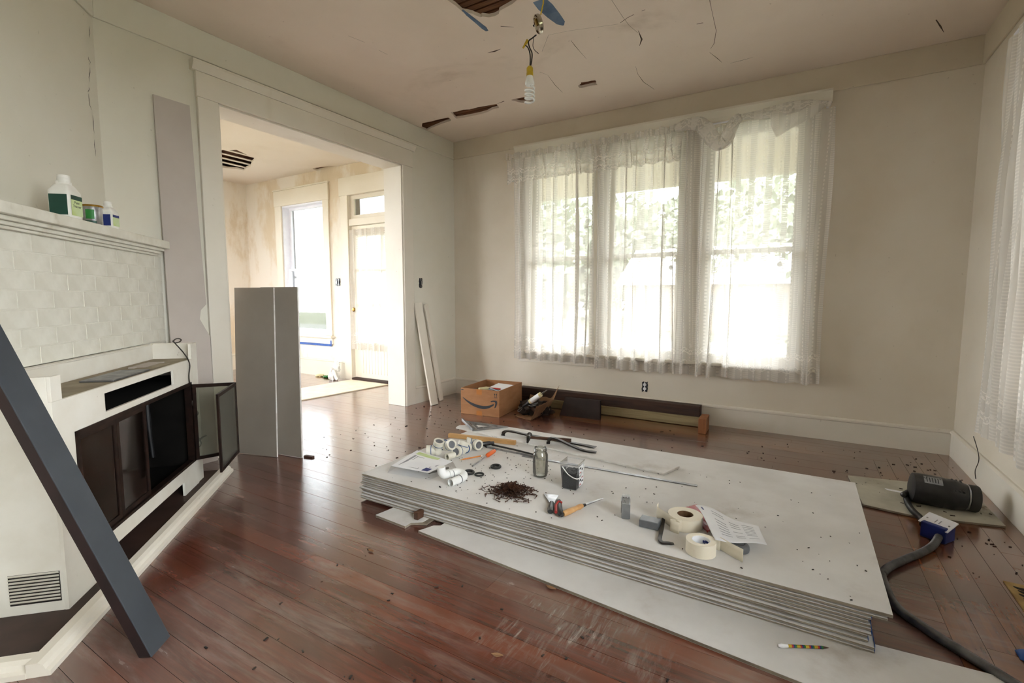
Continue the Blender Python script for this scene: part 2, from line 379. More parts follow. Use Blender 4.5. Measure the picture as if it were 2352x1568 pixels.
MT['vinyl'] = simple('white_vinyl_sash', srgb(238, 238, 244), srgb(230, 230, 238), 6, .4)
MT['glass'] = see_through('window_glass', (.97, .985, .98), .03)
MT['jarglass'] = see_through('jar_glass', (.9, .9, .87), .06, .03, srgb(190, 182, 164), .08)
MT['smoked'] = see_through('smoked_door_glass', (.10, .075, .06), .05, .08, srgb(60, 44, 36), .10)
MT['hazy'] = see_through('hazy_door_glass', (.74, .75, .70), .06, .15, srgb(150, 150, 136), .28)
MT['clear'] = see_through('clear_plastic', (.96, .97, .98), .03, .10, srgb(225, 226, 232), .04)
def _curtain(name, lace0, full=True, base=.80):
    m = bpy.data.materials.new(name); m.use_nodes = True; nt = m.node_tree; E.nt = nt
    nt.nodes.remove(nt.nodes['Principled BSDF']); out = nt.nodes['Material Output']
    u, v, _ = sep(nt.nodes.new('ShaderNodeTexCoord').outputs['UV'])
    c1 = e_gt(e_sin(u * (2 * pi / .145)), .35)                    # ladder columns
    rip = e_ss(e_sin(v * (2 * pi / .017) + e_sin(u * (2 * pi / .145)) * 1.6), -.2, .8)
    dots = e_gt(e_sin(u * (2 * pi / .145) + 2.4), .965) * e_gt(e_sin(v * (2 * pi / .03)), -.2)
    op = base - .10 + c1 * (rip * .14 + .14) + dots * .2
    for h in lace0:
        sc = e_abs(e_sin(u * (pi / .11)))
        for dv, wd in ((0., .0045), (.034, .003)):
            op = op + e_lt(e_abs(v - (h + dv) + sc * .022), wd) * .5
        band = e_lt(e_abs(v - (h + .017) + sc * .022), .015)
        fl = e_gt(e_sin(u * (2 * pi / .03)) * e_sin((v + sc * .022) * (2 * pi / .03)), .25)
        op = op + band * fl * .4
    op = e_min(op, .97)
    d = nt.nodes.new('ShaderNodeBsdfDiffuse'); d.inputs[0].default_value = (*srgb(238, 234, 228), 1)
    tl = nt.nodes.new('ShaderNodeBsdfTranslucent'); tl.inputs[0].default_value = (*srgb(236, 232, 226), 1)
    mx = nt.nodes.new('ShaderNodeMixShader'); mx.inputs[0].default_value = .48
    nt.links.new(d.outputs[0], mx.inputs[1]); nt.links.new(tl.outputs[0], mx.inputs[2])
    t = nt.nodes.new('ShaderNodeBsdfTransparent'); m2 = nt.nodes.new('ShaderNodeMixShader')
    nt.links.new(op.k, m2.inputs[0]); nt.links.new(t.outputs[0], m2.inputs[1]); nt.links.new(mx.outputs[0], m2.inputs[2])
    nt.links.new(m2.outputs[0], out.inputs[0]); return m
MT['sheer'] = _curtain('lace_sheer', (.10, .21))
MT['valance'] = _curtain('lace_valance', (.03, .115), base=.62)
MT['swag'] = _curtain('bunched_lace', (.05,), base=.86)
MT['lawn'] = simple('lawn_grass', srgb(84, 86, 66), srgb(74, 78, 56), 1.5, .9, 0, .3, kind='World')
MT['leaf'] = simple('tree_leaves', srgb(138, 144, 126), srgb(118, 126, 106), 3, .7)
MT['bark'] = wood('tree_bark', srgb(96, 80, 64), srgb(70, 58, 46), .9, 2)
MT['shade_siding'] = simple('brown_blocker_siding', srgb(96, 88, 80), srgb(84, 76, 70), 3, .8)
MT['siding'] = simple('pale_house_siding', srgb(150, 136, 124), srgb(140, 126, 114), 3, .8)
MT['roof'] = simple('pale_house_roof', srgb(186, 182, 178), srgb(174, 170, 166), 4, .8)
MT['porch'] = simple('cream_porch_paint', srgb(240, 236, 222), srgb(232, 227, 210), 2, .7)
MT['asphalt'] = simple('grey_street_asphalt', srgb(110, 110, 110), srgb(98, 98, 98), 3, .85)
MT['concrete'] = simple('porch_concrete', srgb(98, 95, 92), srgb(86, 84, 82), 3, .85)
MT['frieze_alias'] = MT['frieze']  # second key for the same frieze paint
# ================================================================== the setting
random.seed(7)
def wallcut(mb, u0, u1, z0, z1, holes, f):
    """solid wall between u0..u1, z0..z1 with rectangular holes; f maps (ua,ub,za,zb) to a box"""
    cuts = sorted({u0, u1, *[h[0] for h in holes], *[h[1] for h in holes]})
    for a, b in zip(cuts, cuts[1:]):
        hs = sorted([(h[2], h[3]) for h in holes if h[0] <= a + 1e-6 and h[1] >= b - 1e-6]); z = z0
        for c, d in hs:
            if c > z + 1e-4: f(mb, a, b, z, c)
            z = max(z, d)
        if z < z1 - 1e-4: f(mb, a, b, z, z1)
    return mb
WIN = [(-2.545, -1.815), (-1.70, -.965), (-.78, -.03)]; WZ0, WZ1 = .565, 2.60
FWIN = (-6.81, -5.86, .60, 2.51); FDOOR = (-5.35, -4.42, -.1, 2.52)
RW = [(2.54, 3.44), (-.45, .45), (.6, 1.5)]  # first sits behind the lace curtain; other two added unseen for fill light
holes = [(a, b, WZ0, WZ1) for a, b in WIN] + [FWIN, FDOOR]
mb = wallcut(MB(), XL - .11, XR + .2, -.05, ZC + .15, holes[:3], lambda m, a, b, c, d: m.box(a, b, YB, YB + .2, c, d))
wall_back = mb.build('wall_back', MT['wall'], kind='structure', label='cream plaster wall with three tall windows behind lace curtains')
mb = wallcut(MB(), XF - .15, XL - .11, -.05, ZC + .15, holes[3:], lambda m, a, b, c, d: m.box(a, b, YB, YB + .2, c, d))
wall_fb = mb.build('wall_foyer_back', MT['stripped'], kind='structure', label='foyer wall with stripped wallpaper around bare window and entrance door')
OPN = (1.95, 3.755, 2.485)
mb = wallcut(MB(), 1.19, YB, -.05, ZC + .15, [(OPN[0], OPN[1], -.05, OPN[2])], lambda m, a, b, c, d: m.box(XL - .22, XL, a, b, c, d))
mb.build('wall_left', MT['wall2'], kind='structure', label='off-white wall with wide cased opening into the foyer')
mb = wallcut(MB(), YN, YB, -.05, ZC + .15, [(a, b, .6, 2.45) for a, b in RW], lambda m, a, b, c, d: m.box(XR, XR + .2, a, b, c, d))
mb.build('wall_right', MT['wall'], kind='structure', label='cream plaster wall running beside the flexible conduit and floor vent')
mb = MB(FM); mb.box(-.02, 2.9, -.15, 0, -.05, ZC + .15)
mb.build('wall_fireplace', MT['wall2'], kind='structure', label='angled off-white wall above the mantel shelf')
MB().box(-2.2, XR + .2, YN - .15, YN, -.05, ZC + .15).build('wall_near', MT['wall2'], kind='structure', label='plain wall opposite the three curtained windows')
FL = [(.5, 1.5), (1.75, 2.75), (3.0, 4.0)]  # unseen side windows, added to brighten the foyer
wallcut(MB(), -.15, YB, -.05, ZC + .15, [(a, b, .35, 2.65) for a, b in FL], lambda m, a, b, c, d: m.box(XF - .15, XF, a, b, c, d)).build('wall_foyer_left', MT['stripped'], kind='structure', label='foyer side wall with peeled patches of wallpaper')
FN = [(-7.2, -6.3), (-5.6, -4.7)]  # unseen openings, added to let more daylight into the foyer
wallcut(MB(), XF, XL - .22, -.05, ZC + .15, [(a, b, .6, 2.5) for a, b in FN], lambda m, a, b, c, d: m.box(a, b, -.15, 0, c, d)).build('wall_foyer_near', MT['stripped'], kind='structure', label='foyer wall facing the entrance door')
MB().box(XL - .22, XL - .1, 0, 1.19, -.05, ZC + .15).build('wall_foyer_right', MT['stripped'], kind='structure', label='foyer side wall behind the fireplace corner')

# floor: dark subfloor with every strip board on it
fl = MB().box(XF - .1, XR + .1, YN - .1, YB + .1, -.07, -.0135).build('floor', MT['dark'], kind='structure', label='worn reddish strip wood floor with dusty smears')
BW = .0845; meshes = {}
def plank(x0, x1, y0, y1, border, along_y=False):
    L = (y1 - y0) if along_y else (x1 - x0); W = (x1 - x0) if along_y else (y1 - y0)
    key = (round(L, 2), round(W, 4), border)
    if key not in meshes:
        m = MB().box(-L / 2 + .0006, L / 2 - .0006, -W / 2 + .0007, W / 2 - .0007, -.014, 0)
        me = bpy.data.meshes.new('plank'); me.from_pydata(m.v, [], m.f); me.materials.append(MT['plank2' if border else 'plank']); meshes[key] = me
    o = bpy.data.objects.new('plank', meshes[key]); COL.objects.link(o)
    if along_y: o.rotation_euler = (0, 0, pi / 2)
    place(o, V(((x0 + x1) / 2, (y0 + y1) / 2, random.uniform(-.0006, 0))), fl)
XB = XR - 6 * BW
row = 0; y = YB
while y > YN + .01:
    y0 = max(y - BW, YN); end = XR - (row + 1) * BW if row < 6 else XB
    x = XF if y0 > -.02 else -2.3
    lens = (2.0, 3.3)
    first = True
    while x < end - .01:
        L = random.uniform(*lens) * (1.35 if x < -4.2 else 1.) * (1.8 if y < .2 else 1.); 
        if first: L *= random.uniform(.4, 1.1); first = False
        L = round(L, 1); x1 = min(x + L, end)
        if end - x1 < .45: x1 = end
        plank(x, x1, y0, y, row < 6); x = x1
    y = y0; row += 1
for k in range(6):
    x0 = XR - (k + 1) * BW; top = YB - k * BW; yy = top
    while yy > YN + .01:
        L = round(random.uniform(1.3, 2.3), 1); y0 = max(yy - L, YN)
        if y0 - YN < .5: y0 = YN
        plank(x0, x0 + BW, y0, yy, True, True); yy = y0

# ceilings with broken holes, lath showing
def ragged(pts, n=5, amp=.012, seed=0):
    rr = random.Random(seed); out = []
    for i, p in enumerate(pts):
        q = pts[(i + 1) % len(pts)]
        for k in range(n):
            t = k / n; out.append((p.x + (q.x - p.x) * t + rr.uniform(-amp, amp), p.y + (q.y - p.y) * t + rr.uniform(-amp, amp)))
    return out
def ceiling(name, x0, x1, y0, y1, holes, mat, label, corner=None):
    outer = corner or [(x0, y0), (x1, y0), (x1, y1), (x0, y1)]
    vs = [V(p) for p in outer]; edges = [(i, (i + 1) % len(outer)) for i in range(len(outer))]
    for h in holes:
        b = len(vs); vs += [V(p) for p in h]; edges += [(b + i, b + (i + 1) % len(h)) for i in range(len(h))]
    r = delaunay_2d_cdt(vs, edges, [], 1, 1e-5); pv, pf = r[0], r[2]
    def inside(c, poly):
        k = False; n = len(poly)
        for i in range(n):
            a, b = poly[i], poly[(i + 1) % n]
            if (a[1] > c[1]) != (b[1] > c[1]) and c[0] < (b[0] - a[0]) * (c[1] - a[1]) / (b[1] - a[1]) + a[0]: k = not k
        return k
    F = []
    for f in pf:
        c = sum((pv[i] for i in f), V((0, 0))) / len(f)
        if not any(inside(c, h) for h in holes) and inside(c, outer): F.append(tuple(f))
    m = MB(); m.add([(p.x, p.y, ZC) for p in pv], [f[::-1] for f in F]); b = len(pv)
    m.add([(p.x, p.y, ZC + .022) for p in pv], F)
    for h in holes:
        n = len(h); m.add([(p[0], p[1], ZC) for p in h] + [(p[0], p[1], ZC + .022) for p in h], [(i, (i + 1) % n, n + (i + 1) % n, n + i) for i in range(n)])
    return m.build(name, mat, kind='structure', label=label)
PX = lambda *l: [gz(u, v, ZC) for u, v in l]
H1 = ragged([V((x, y, 0)) for x, y in ((-1.95, 2.36), (-1.45, 2.3), (-1.4, 2.5), (-1.52, 2.66), (-1.66, 2.70), (-1.76, 2.745), (-1.86, 2.70), (-1.90, 2.6))], 3, .016, 1)
H2 = ragged(PX((962, 302), (970, 283), (1030, 270), (1036, 278), (985, 296), (968, 309)), 3, .01, 2)
H2 = [(max(p[0], XL + .01), p[1]) for p in H2]
H3 = ragged(PX((1036, 258), (1080, 250), (1140, 239), (1145, 247), (1105, 263), (1046, 272)), 3, .012, 3)
H4 = ragged(PX((1176, 230), (1200, 223), (1226, 228), (1222, 234), (1196, 237)), 3, .01, 4)
H5 = ragged(PX((1327, 196), (1336, 189), (1368, 185), (1373, 194), (1335, 203)), 3, .008, 5)
ceil = ceiling('ceiling', XL, XR, YN, YB, [H1, H2, H3, H4, H5], MT['ceiling'], 'stained plaster ceiling with holes showing wooden lath')
G1 = ragged(PX((503, 345), (540, 343), (583, 362), (578, 378), (560, 390), (503, 384)), 3, .03, 6)
G2 = ragged(PX((720, 388), (740, 383), (777, 381), (765, 390), (735, 393)), 3, .02, 7)
fceil = ceiling('ceiling_foyer', XF, XL - .22, 0, YB, [G1, G2], MT['fceiling'], 'pale foyer ceiling with broken patch of bare lath')
def laths(parent, hole, along_y, mat, bw=.038, gap=.016, z=ZC + .0225):
    xs = [p[0] for p in hole]; ys = [p[1] for p in hole]; a0, a1 = min(xs), max(xs); b0, b1 = min(ys), max(ys)
    if along_y: a0, a1, b0, b1 = b0, b1, a0, a1
    p = b0 - bw * .6
    while p < b1:
        m = MB(); q = (a0 - .06, a1 + .06, p, p + bw)
        if along_y: m.box(q[2], q[3], q[0], q[1], z, z + .008)
        else: m.box(q[0], q[1], q[2], q[3], z, z + .008)
        m.build('lath', mat, parent); p += bw + gap
for h in (H1, H2, H3, H4, H5): laths(ceil, h, False, MT['lath'])
laths(fceil, G1, True, MT['fceiling'], .05, .15); laths(fceil, G2, False, MT['lath'], .05, .03)
MB().box(XF - .15, XR + .2, YN - .15, YB + .2, ZC + .16, ZC + .2).build('attic_floor', MT['lath'], kind='structure', label='dark attic boards seen through the ceiling holes')
# paint marks and cracks on the ceiling
def cmark(name, pts, wd, mat, off=.0009):
    p = [V((q.x, q.y, ZC - off)) for q in PX(*pts)]
    return MB().strip(p, wd, (0, 0, 1)).build(name, mat, ceil)
cmark('paint_mark', [(1062, 22), (1075, 34), (1095, 50), (1112, 64), (1119, 71)], [.012, .026, .03, .036, .02], MT['bluespray'])
cmark('paint_mark', [(1238, 0), (1252, 15), (1272, 36), (1288, 52), (1294, 58)], [.085, .10, .085, .06, .01], MT['bluespray'])
for pts, wd in (([(1466, 70), (1474, 90), (1469, 105)], [.004, .02, .004]), ([(1425, 52), (1442, 40), (1456, 33)], .007), ([(1474, 25), (1482, 22)], .007),
                ([(1311, 92), (1320, 104), (1332, 118), (1347, 135)], [.003, .007, .004, .002]), ([(1460, 152), (1465, 170), (1478, 188), (1503, 205)], [.002, .004, .008, .004]),
                ([(1630, 0), (1634, 20), (1645, 70), (1640, 100), (1632, 112)], [.006, .003, .005, .006, .003]), ([(1630, 120), (1648, 134), (1658, 143)], [.003, .008, .003]), ([(1677, 145), (1705, 138), (1730, 131)], [.003, .007, .003]),
                ([(1240, 165), (1258, 172), (1275, 195), (1292, 212)], [.004, .002, .007, .003]), ([(1120, 121), (1135, 118), (1150, 112)], [.003, .03, .003]), ([(1600, 55), (1615, 52)], .01),
                ([(1180, 62), (1150, 60)], [.004, .012]), ([(800, 82), (838, 97)], .003), ([(2150, 45), (2160, 60), (2168, 74)], [.01, .016, .004]), ([(1245, 118), (1260, 80), (1310, 70), (1420, 55)], .0025),
                ([(870, 115), (890, 125)], .003), ([(1142, 238), (1158, 232)], [.004, .02]), ([(1405, 0), (1430, 38), (1445, 58), (1465, 75)], .003)):
    cmark('crack', pts, [x * .6 for x in wd] if isinstance(wd, list) else wd * .6, MT['crack'])
rr = random.Random(3); crk = [(203, 35), (205, 60), (207, 95), (204, 130), (207, 155), (204, 200), (203, 215), (212, 265), (216, 320), (219, 372), (218, 425), (224, 455)]
for a, b in zip(crk[::1], crk[1::1]):
    if rr.random() < .25: continue
    q = [gf(a[0] + (b[0] - a[0]) * t + rr.uniform(-2, 2), a[1] + (b[1] - a[1]) * t, .0012) for t in (0, .25, .5, .75)]
    MB().strip(q, [.001, .005, .004, .001], EN).build('crack', MT['wire'], bpy.data.objects['wall_fireplace'])

# frieze boards under the ceiling
ZF = 2.737
MB().box(XL, XR, YB - .016, YB, ZF, ZC).build('trim_1', MT['frieze'], kind='structure', label='wide frieze board above the curtained windows', bevel=.004)
MB().box(XL, XL + .016, 1.277, YB - .016, ZF, ZC).build('trim_2', MT['wall2'], kind='structure', label='wide frieze board above the cased opening', bevel=.004)
MB().box(XR - .016, XR, YN, YB - .016, ZF, ZC).build('trim_3', MT['frieze'], kind='structure', label='wide frieze board at the top of the side wall by the conduit', bevel=.004)
MB(FM).box(.016, 2.5, 0, .016, ZF, ZC).build('trim_4', MT['wall2'], kind='structure', label='frieze board at the top of the angled fireplace wall', bevel=.004)
# cased opening
CY0, CY1 = 1.814, 3.896
t5 = thing('trim_5', (XL, 2.85, 0), 'white painted casing around the wide foyer opening', kind='structure')
MB().box(XL, XL + .026, CY0, OPN[0], 0, OPN[2]).build('side_casing', MT['trim'], t5, bevel=.004)
MB().box(XL, XL + .026, OPN[1], CY1, 0, OPN[2]).build('side_casing', MT['trim'], t5, bevel=.004)
MB().box(XL, XL + .03, CY0 - .005, CY1 + .005, OPN[2], 2.65).build('head_casing', MT['trim'], t5, bevel=.004)
MB(frame((XL, 0, 0), (0, 1, 0))).extr([(0, 2.65), (-.035, 2.65), (-.06, 2.695), (-.06, 2.712), (0, 2.712)], CY0 - .03, CY1 + .03).build('crown_moulding', MT['trim'], t5)
for a, b in ((OPN[0], OPN[0] + .014), (OPN[1] - .014, OPN[1])):
    MB().box(XL - .23, XL + .012, a, b, 0, OPN[2]).build('jamb', MT['trim'], t5, bevel=.003)
MB().box(XL - .23, XL + .012, OPN[0], OPN[1], OPN[2] - .014, OPN[2]).build('head_jamb', MT['trim'], t5, bevel=.003)
MB().box(XL - .24, XL - .22, OPN[1], CY1, 0, OPN[2]).build('side_casing', MT['ivory'], t5)
# baseboards
def base(name, M, L, mat, label, h=.19):
    return MB(M).extr([(0, 0), (.018, 0), (.018, h - .03), (.026, h - .022), (.026, h - .01), (.012, h), (0, h)], 0, L).build(name, mat, kind='structure', label=label)
base('baseboard_back', frame((XR, YB, 0), (-1, 0, 0)), XR - XL, MT['trim'], 'tall white baseboard under the curtained windows')
base('baseboard_left', frame((XL, YB - .026, 0), (0, -1, 0)), YB - .026 - CY1, MT['trim'], 'short white baseboard beside the cased opening')
base('baseboard_right', frame((XR, YN, 0), (0, 1, 0)), YB - .026 - YN, MT['trim'], 'tall scuffed baseboard by the flexible conduit')
base('baseboard_foyer', frame((-5.49, YB, 0), (-1, 0, 0)), -5.49 - XF, MT['ivory'], 'tall ivory baseboard below the bare foyer window', .25)
base('baseboard_foyer_left', frame((XF, YB - .03, 0), (0, -1, 0)), YB - .03, MT['ivory'], 'ivory baseboard of the foyer side wall', .25)

# ------------------------------------------------------------------ windows
def window(name, M, a, b, z0, z1, zm, label, smat, portal_dir, lock=False):
    """opening a..b along local x, local +y points outdoors"""
    c = M @ V(((a + b) / 2, 0, z0)); t = thing(name, c, label, kind='structure')
    mb = MB(M)
    for x0, x1 in ((a, a + .018), (b - .018, b)): mb.box(x0, x1, 0, .17, z0, z1)
    mb.box(a + .018, b - .018, 0, .17, z1 - .018, z1).box(a + .018, b - .018, 0, .17, z0, z0 + .018).build('frame', smat, t)
    for nm, y0, za, zb in (('upper_sash', .10, zm - .018, z1 - .018), ('lower_sash', .06, z0 + .018, zm + .018)):
        x0, x1 = a + .018, b - .018; st = .042; m = MB(M); lowr = .06 if nm[0] == 'l' else .036
        m.box(x0, x0 + st, y0, y0 + .034, za, zb).box(x1 - st, x1, y0, y0 + .034, za, zb)
        m.box(x0 + st, x1 - st, y0, y0 + .034, za, za + lowr).box(x0 + st, x1 - st, y0, y0 + .034, zb - .036, zb)
        s = m.build(nm, smat, t)
        MB(M).box(x0 + st - .004, x1 - st + .004, y0 + .014, y0 + .019, za + lowr - .004, zb - .032).build('pane', MT['glass'], s)
        if nm[0] == 'l' and lock:
            for q in (.27, .73): MB(M).box(x0 + (x1 - x0) * q - .025, x0 + (x1 - x0) * q + .025, y0 - .004, y0 + .02, zb, zb + .012).build('sash_lock', smat, s, bevel=.003)
    portal('portal_' + name, M @ V(((a + b) / 2, .19, (z0 + z1) / 2)), portal_dir, b - a, z1 - z0)
    return t
MW = Matrix.Translation((0, YB, 0))
for i, (a, b) in enumerate(WIN):
    window('window_%d' % (i + 1), MW, a, b, WZ0, WZ1, 1.555,
           ('double-hung window behind the curtain nearest the leaning trim', 'middle double-hung window of the three behind lace curtains', 'double-hung window behind the thinly drawn curtain with bunched valance')[i], MT['trim'], (0, -1, 0))
    # small round sticker left on the lower pane
    xs = (-1.965, -1.07, -.175)[i]
    MB(frame((xs, YB + .072, 1.43), (1, 0, 0), (0, -1, 0))).lathe([(.022, -.001), (.022, .001)], 18).build('sticker', MT['grey'], [c for c in bpy.data.objects['window_%d' % (i + 1)].children if c.name.startswith('lower')][0])
window('window_4', MW, FWIN[0], FWIN[1], FWIN[2], FWIN[3], 1.56, 'bare white vinyl double-hung window in the foyer', MT['vinyl'], (0, -1, 0), True)
MR = frame((XR, 0, 0), (0, -1, 0))
for i, (a, b) in enumerate(RW):
    window('window_%d' % (20 + i), MR, -b, -a, .6, 2.45, 1.55, ('side wall window behind the lace curtain by the conduit', 'added unseen side wall window in the corner opposite the fireplace', 'added unseen side wall window facing the fireplace')[i], MT['trim'], (-1, 0, 0))
MF = frame((XF, 0, 0), (0, 1, 0))
for i, (a, b) in enumerate(FL):
    window('window_%d' % (8 + i), MF, a, b, .35, 2.65, 1.5, ('added unseen foyer side window farthest from the entrance door', 'middle added unseen foyer side window', 'added unseen foyer side window nearest the entrance wall')[i], MT['vinyl'], (1, 0, 0))
# casing of the triple window
t6 = thing('trim_6', (-1.3, YB, .5), 'cream casing and header around the three windows', kind='structure')
for a, b in ((-2.66, WIN[0][0]), (WIN[0][1], WIN[1][0]), (WIN[1][1], WIN[2][0]), (WIN[2][1], .10)):
    MB().box(a, b, YB - .024, YB, .575, 2.62).build('side_casing', MT['trim'], t6, bevel=.003)
MB().box(-2.665, .105, YB - .028, YB, 2.62, 2.66).build('head_casing', MT['trim'], t6, bevel=.003)
MB(frame((0, YB, 0), (1, 0, 0))).extr([(0, 2.655), (-.035, 2.655), (-.045, 2.68), (-.075, 2.725), (-.075, 2.742), (0, 2.742)], -2.70, .13).build('crown_moulding', MT['trim'], t6)
MB().box(-2.71, .145, YB - .075, YB, .548, .576).build('stool', MT['trim'], t6, bevel=.006)
MB().box(-2.66, .10, YB - .022, YB, .45, .548).build('apron', MT['trim'], t6, bevel=.003)
# foyer window casing, foyer door
t7 = thing('trim_7', (-6.34, YB, .5), 'ivory casing around the bare foyer window', kind='structure')
a, b, c, d = FWIN
MB().box(a - .15, a, YB - .024, YB, c, d).build('side_casing', MT['ivory'], t7, bevel=.003); MB().box(b, b + .12, YB - .024, YB, c, d).build('side_casing', MT['ivory'], t7, bevel=.003)
MB().box(a - .16, b + .13, YB - .03, YB, d, 2.735).build('head_casing', MT['ivory'], t7, bevel=.004)
MB().box(a - .17, b + .14, YB - .04, YB, 2.735, 2.755).build('cap', MT['ivory'], t7, bevel=.004)
MB().box(a - .18, b + .15, YB - .07, YB, c - .035, c).build('stool', MT['ivory'], t7, bevel=.006); MB().box(a - .15, b + .12, YB - .02, YB, c - .12, c - .035).build('apron', MT['ivory'], t7)
MB().box(a - .15, b + .1, YB - .0215, YB - .0205, c - .155, c - .122).build('tape_strip', MT['bluetape'], t7); MB().box(b + .075, b + .1, YB - .0215, YB - .0205, c - .122, c - .07).build('tape_strip', MT['bluetape'], t7)
a, b, c, d = FDOOR
t8 = thing('trim_8', (-4.88, YB, 0), 'ivory door casing with transom bar above the foyer door', kind='structure')
MB().box(a - .14, a, YB - .024, YB, 0, d).build('side_casing', MT['ivory'], t8, bevel=.003); MB().box(b, b + .14, YB - .024, YB, 0, d).build('side_casing', MT['ivory'], t8, bevel=.003)
MB().box(a - .16, b + .16, YB - .03, YB, d, 2.76).build('head_casing', MT['ivory'], t8, bevel=.004); MB().box(a, b, YB - .005, YB + .1, 2.115, 2.205).build('transom_bar', MT['ivory'], t8, bevel=.004)
MB().box(a, b, YB - .03, YB + .15, 0, .03).build('threshold', MT['darkbeam'], t8, bevel=.004)
t9 = thing('window_7', ((a + b) / 2, YB, 2.205), 'transom window above the foyer entrance door', kind='structure')
mb = MB(); mb.box(a, a + .07, YB + .03, YB + .065, 2.205, d).box(b - .07, b, YB + .03, YB + .065, 2.205, d).box(a + .07, b - .07, YB + .03, YB + .065, 2.205, 2.255).box(a + .07, b - .07, YB + .03, YB + .065, d - .05, d).build('sash', MT['ivory'], t9)
MB().box(a + .065, b - .065, YB + .045, YB + .05, 2.25, d - .045).build('pane', MT['glass'], t9)
portal('portal_transom', ((a + b) / 2, YB + .19, 1.35), (0, -1, 0), b - a, 2.3)
dr = thing('door_1', ((a + b) / 2, YB + .05, .03), 'ivory half-glazed entrance door with sheer curtain', kind='structure')
x0, x1, y0, y1 = a + .012, b - .012, YB + .03, YB + .07
mb = MB(); mb.box(x0, x0 + .11, y0, y1, .035, 2.11).box(x1 - .11, x1, y0, y1, .035, 2.11).box(x0 + .11, x1 - .11, y0, y1, 1.97, 2.11).box(x0 + .11, x1 - .11, y0, y1, .035, .55).build('leaf', MT['ivory'], dr, bevel=.003)
k = 12
for i in range(k):
    w_ = (x1 - x0 - .22) / k; MB().box(x0 + .11 + i * w_ + .003, x0 + .11 + (i + 1) * w_ - .003, y0 - .004, y0, .1, .5).build('beadboard', MT['ivory'], dr)
MB().box(x0 + .105, x1 - .105, y0 + .018, y0 + .023, .545, 1.975).build('pane', MT['glass'], dr)
for z in (1.06, 1.52): MB().box(x0 + .11, x1 - .11, y0 + .008, y0 + .034, z - .014, z + .014).build('glazing_bar', MT['ivory'], dr)
MB(frame((x0 + .05, y0, .98), (1, 0, 0), (0, -1, 0))).lathe([(.012, 0), (.012, .025), (.026, .032), (.03, .045), (.02, .058), (0, .06)], 16).build('door_knob', MT['brass'], dr, smooth=True)
MB().box(x0 + .02, x0 + .06, y0 - .003, y0, 1.12, 1.34).build('lock_plate', MT['brass'], dr)
# electrical openings in the plaster
def outlet(name, M, w_, h_, label, n=1, white=True):
    t = thing(name, M @ V((0, 0, 0)), label, 'outlet')
    rr = random.Random(int(h_ * 9999)); P = []
    for i in range(24):
        an = 2 * pi * i / 24; sx = max(-1, min(1, 1.5 * cos(an))) * w_ / 2; sy = max(-1, min(1, 1.5 * sin(an))) * h_ / 2
        P.append((sx + rr.uniform(-.004, .004), sy + rr.uniform(-.006, .006)))
    MB(M).prism(P, 0, .0025).build('cut_hole', MT['ink'], t)
    for q in range(n):
        cx = (q - (n - 1) / 2) * .036
        m = MB(M).box(cx - .004, cx + .004, -h_ * .46, h_ * .46, .0025, .006); 
        if white:
            for s_ in (-1, 1): m.lathe([(.0, .012), (.014, .012), (.016, .0025)][::-1], 12, (cx, s_ * .02, 0))
        else: m.box(cx - .006, cx + .006, -.02, .02, .006, .014)
        m.build('device', MT['paper' if white else 'steel'], t)
outlet('outlet', frame((-1.265, YB - .0005, .292), (1, 0, 0), (0, -1, 0)), .055, .095, 'coverless wall outlet below the curtained windows')
outlet('switch', frame(gx(966, 650, XL) + V((.0005, 0, 0)), (0, 1, 0), (1, 0, 0)), .05, .1, 'coverless light switch on wall above leaning trim', 1, False)
outlet('switch', frame((-5.605, YB - .0005, 1.357), (1, 0, 0), (0, -1, 0)), .095, .1, 'coverless double switch between foyer window and door', 2, False)

# ------------------------------------------------------------------ outdoors
MB().box(-60, 60, YB + 3.2, 90, -.95, -.75).build('lawn', MT['lawn'], kind='structure', label='sunlit lawn outside the windows')
MB().box(-60, XF - .8, -30, YB + 3.2, -.95, -.75).build('far_lawn', MT['lawn'], kind='structure', label='lawn outside the added foyer side windows')
MB().box(XF - .8, XR + .6, -60, YN - .3, -.95, -.75).build('back_lawn', MT['lawn'], kind='structure', label='back yard lawn opposite the porch')
MB().box(XR + .6, 60, -30, YB + 3.2, -.95, -.75).build('side_lawn', MT['lawn'], kind='structure', label='side yard lawn beyond the right wall')
MB().box(-9.5, XR + .6, YB + .2, YB + 3.2, -.75, -.06).build('porch_floor', MT['concrete'], kind='structure', label='concrete porch floor outside')
MB().box(-6.3, XR + .7, YB + .2, 7.2, 3.06, 3.14).build('porch_ceiling', MT['porch'], kind='structure', label='cream porch ceiling outside the windows')
MB().box(-6.3, XR + .7, 6.85, 7.0, 2.66, 3.06).build('porch_beam', MT['porch'], kind='structure', label='cream porch beam outside the windows')
MB().box(-60, 60, 17, 22, -.75, -.735).build('street', MT['asphalt'], kind='structure', label='pale street beyond the lawn')
hs = thing('house', (-4.5, 30, -.75), 'pale neighbouring house seen through the sheer curtain', 'house')
MB().box(-9, 1, 28, 35, -.75, 1.9).build('walls', MT['siding'], hs)
MB(frame((-9.4, 31.5, 0), (1, 0, 0))).extr([(-4, 1.85), (4, 1.85), (0, 4.2)], 0, 10.8).build('roof', MT['roof'], hs)
for x in (-7.6, -5, -1.6): MB().box(x, x + 1, 27.97, 28.0, .3, 1.4).build('window', MT['grey'], hs)
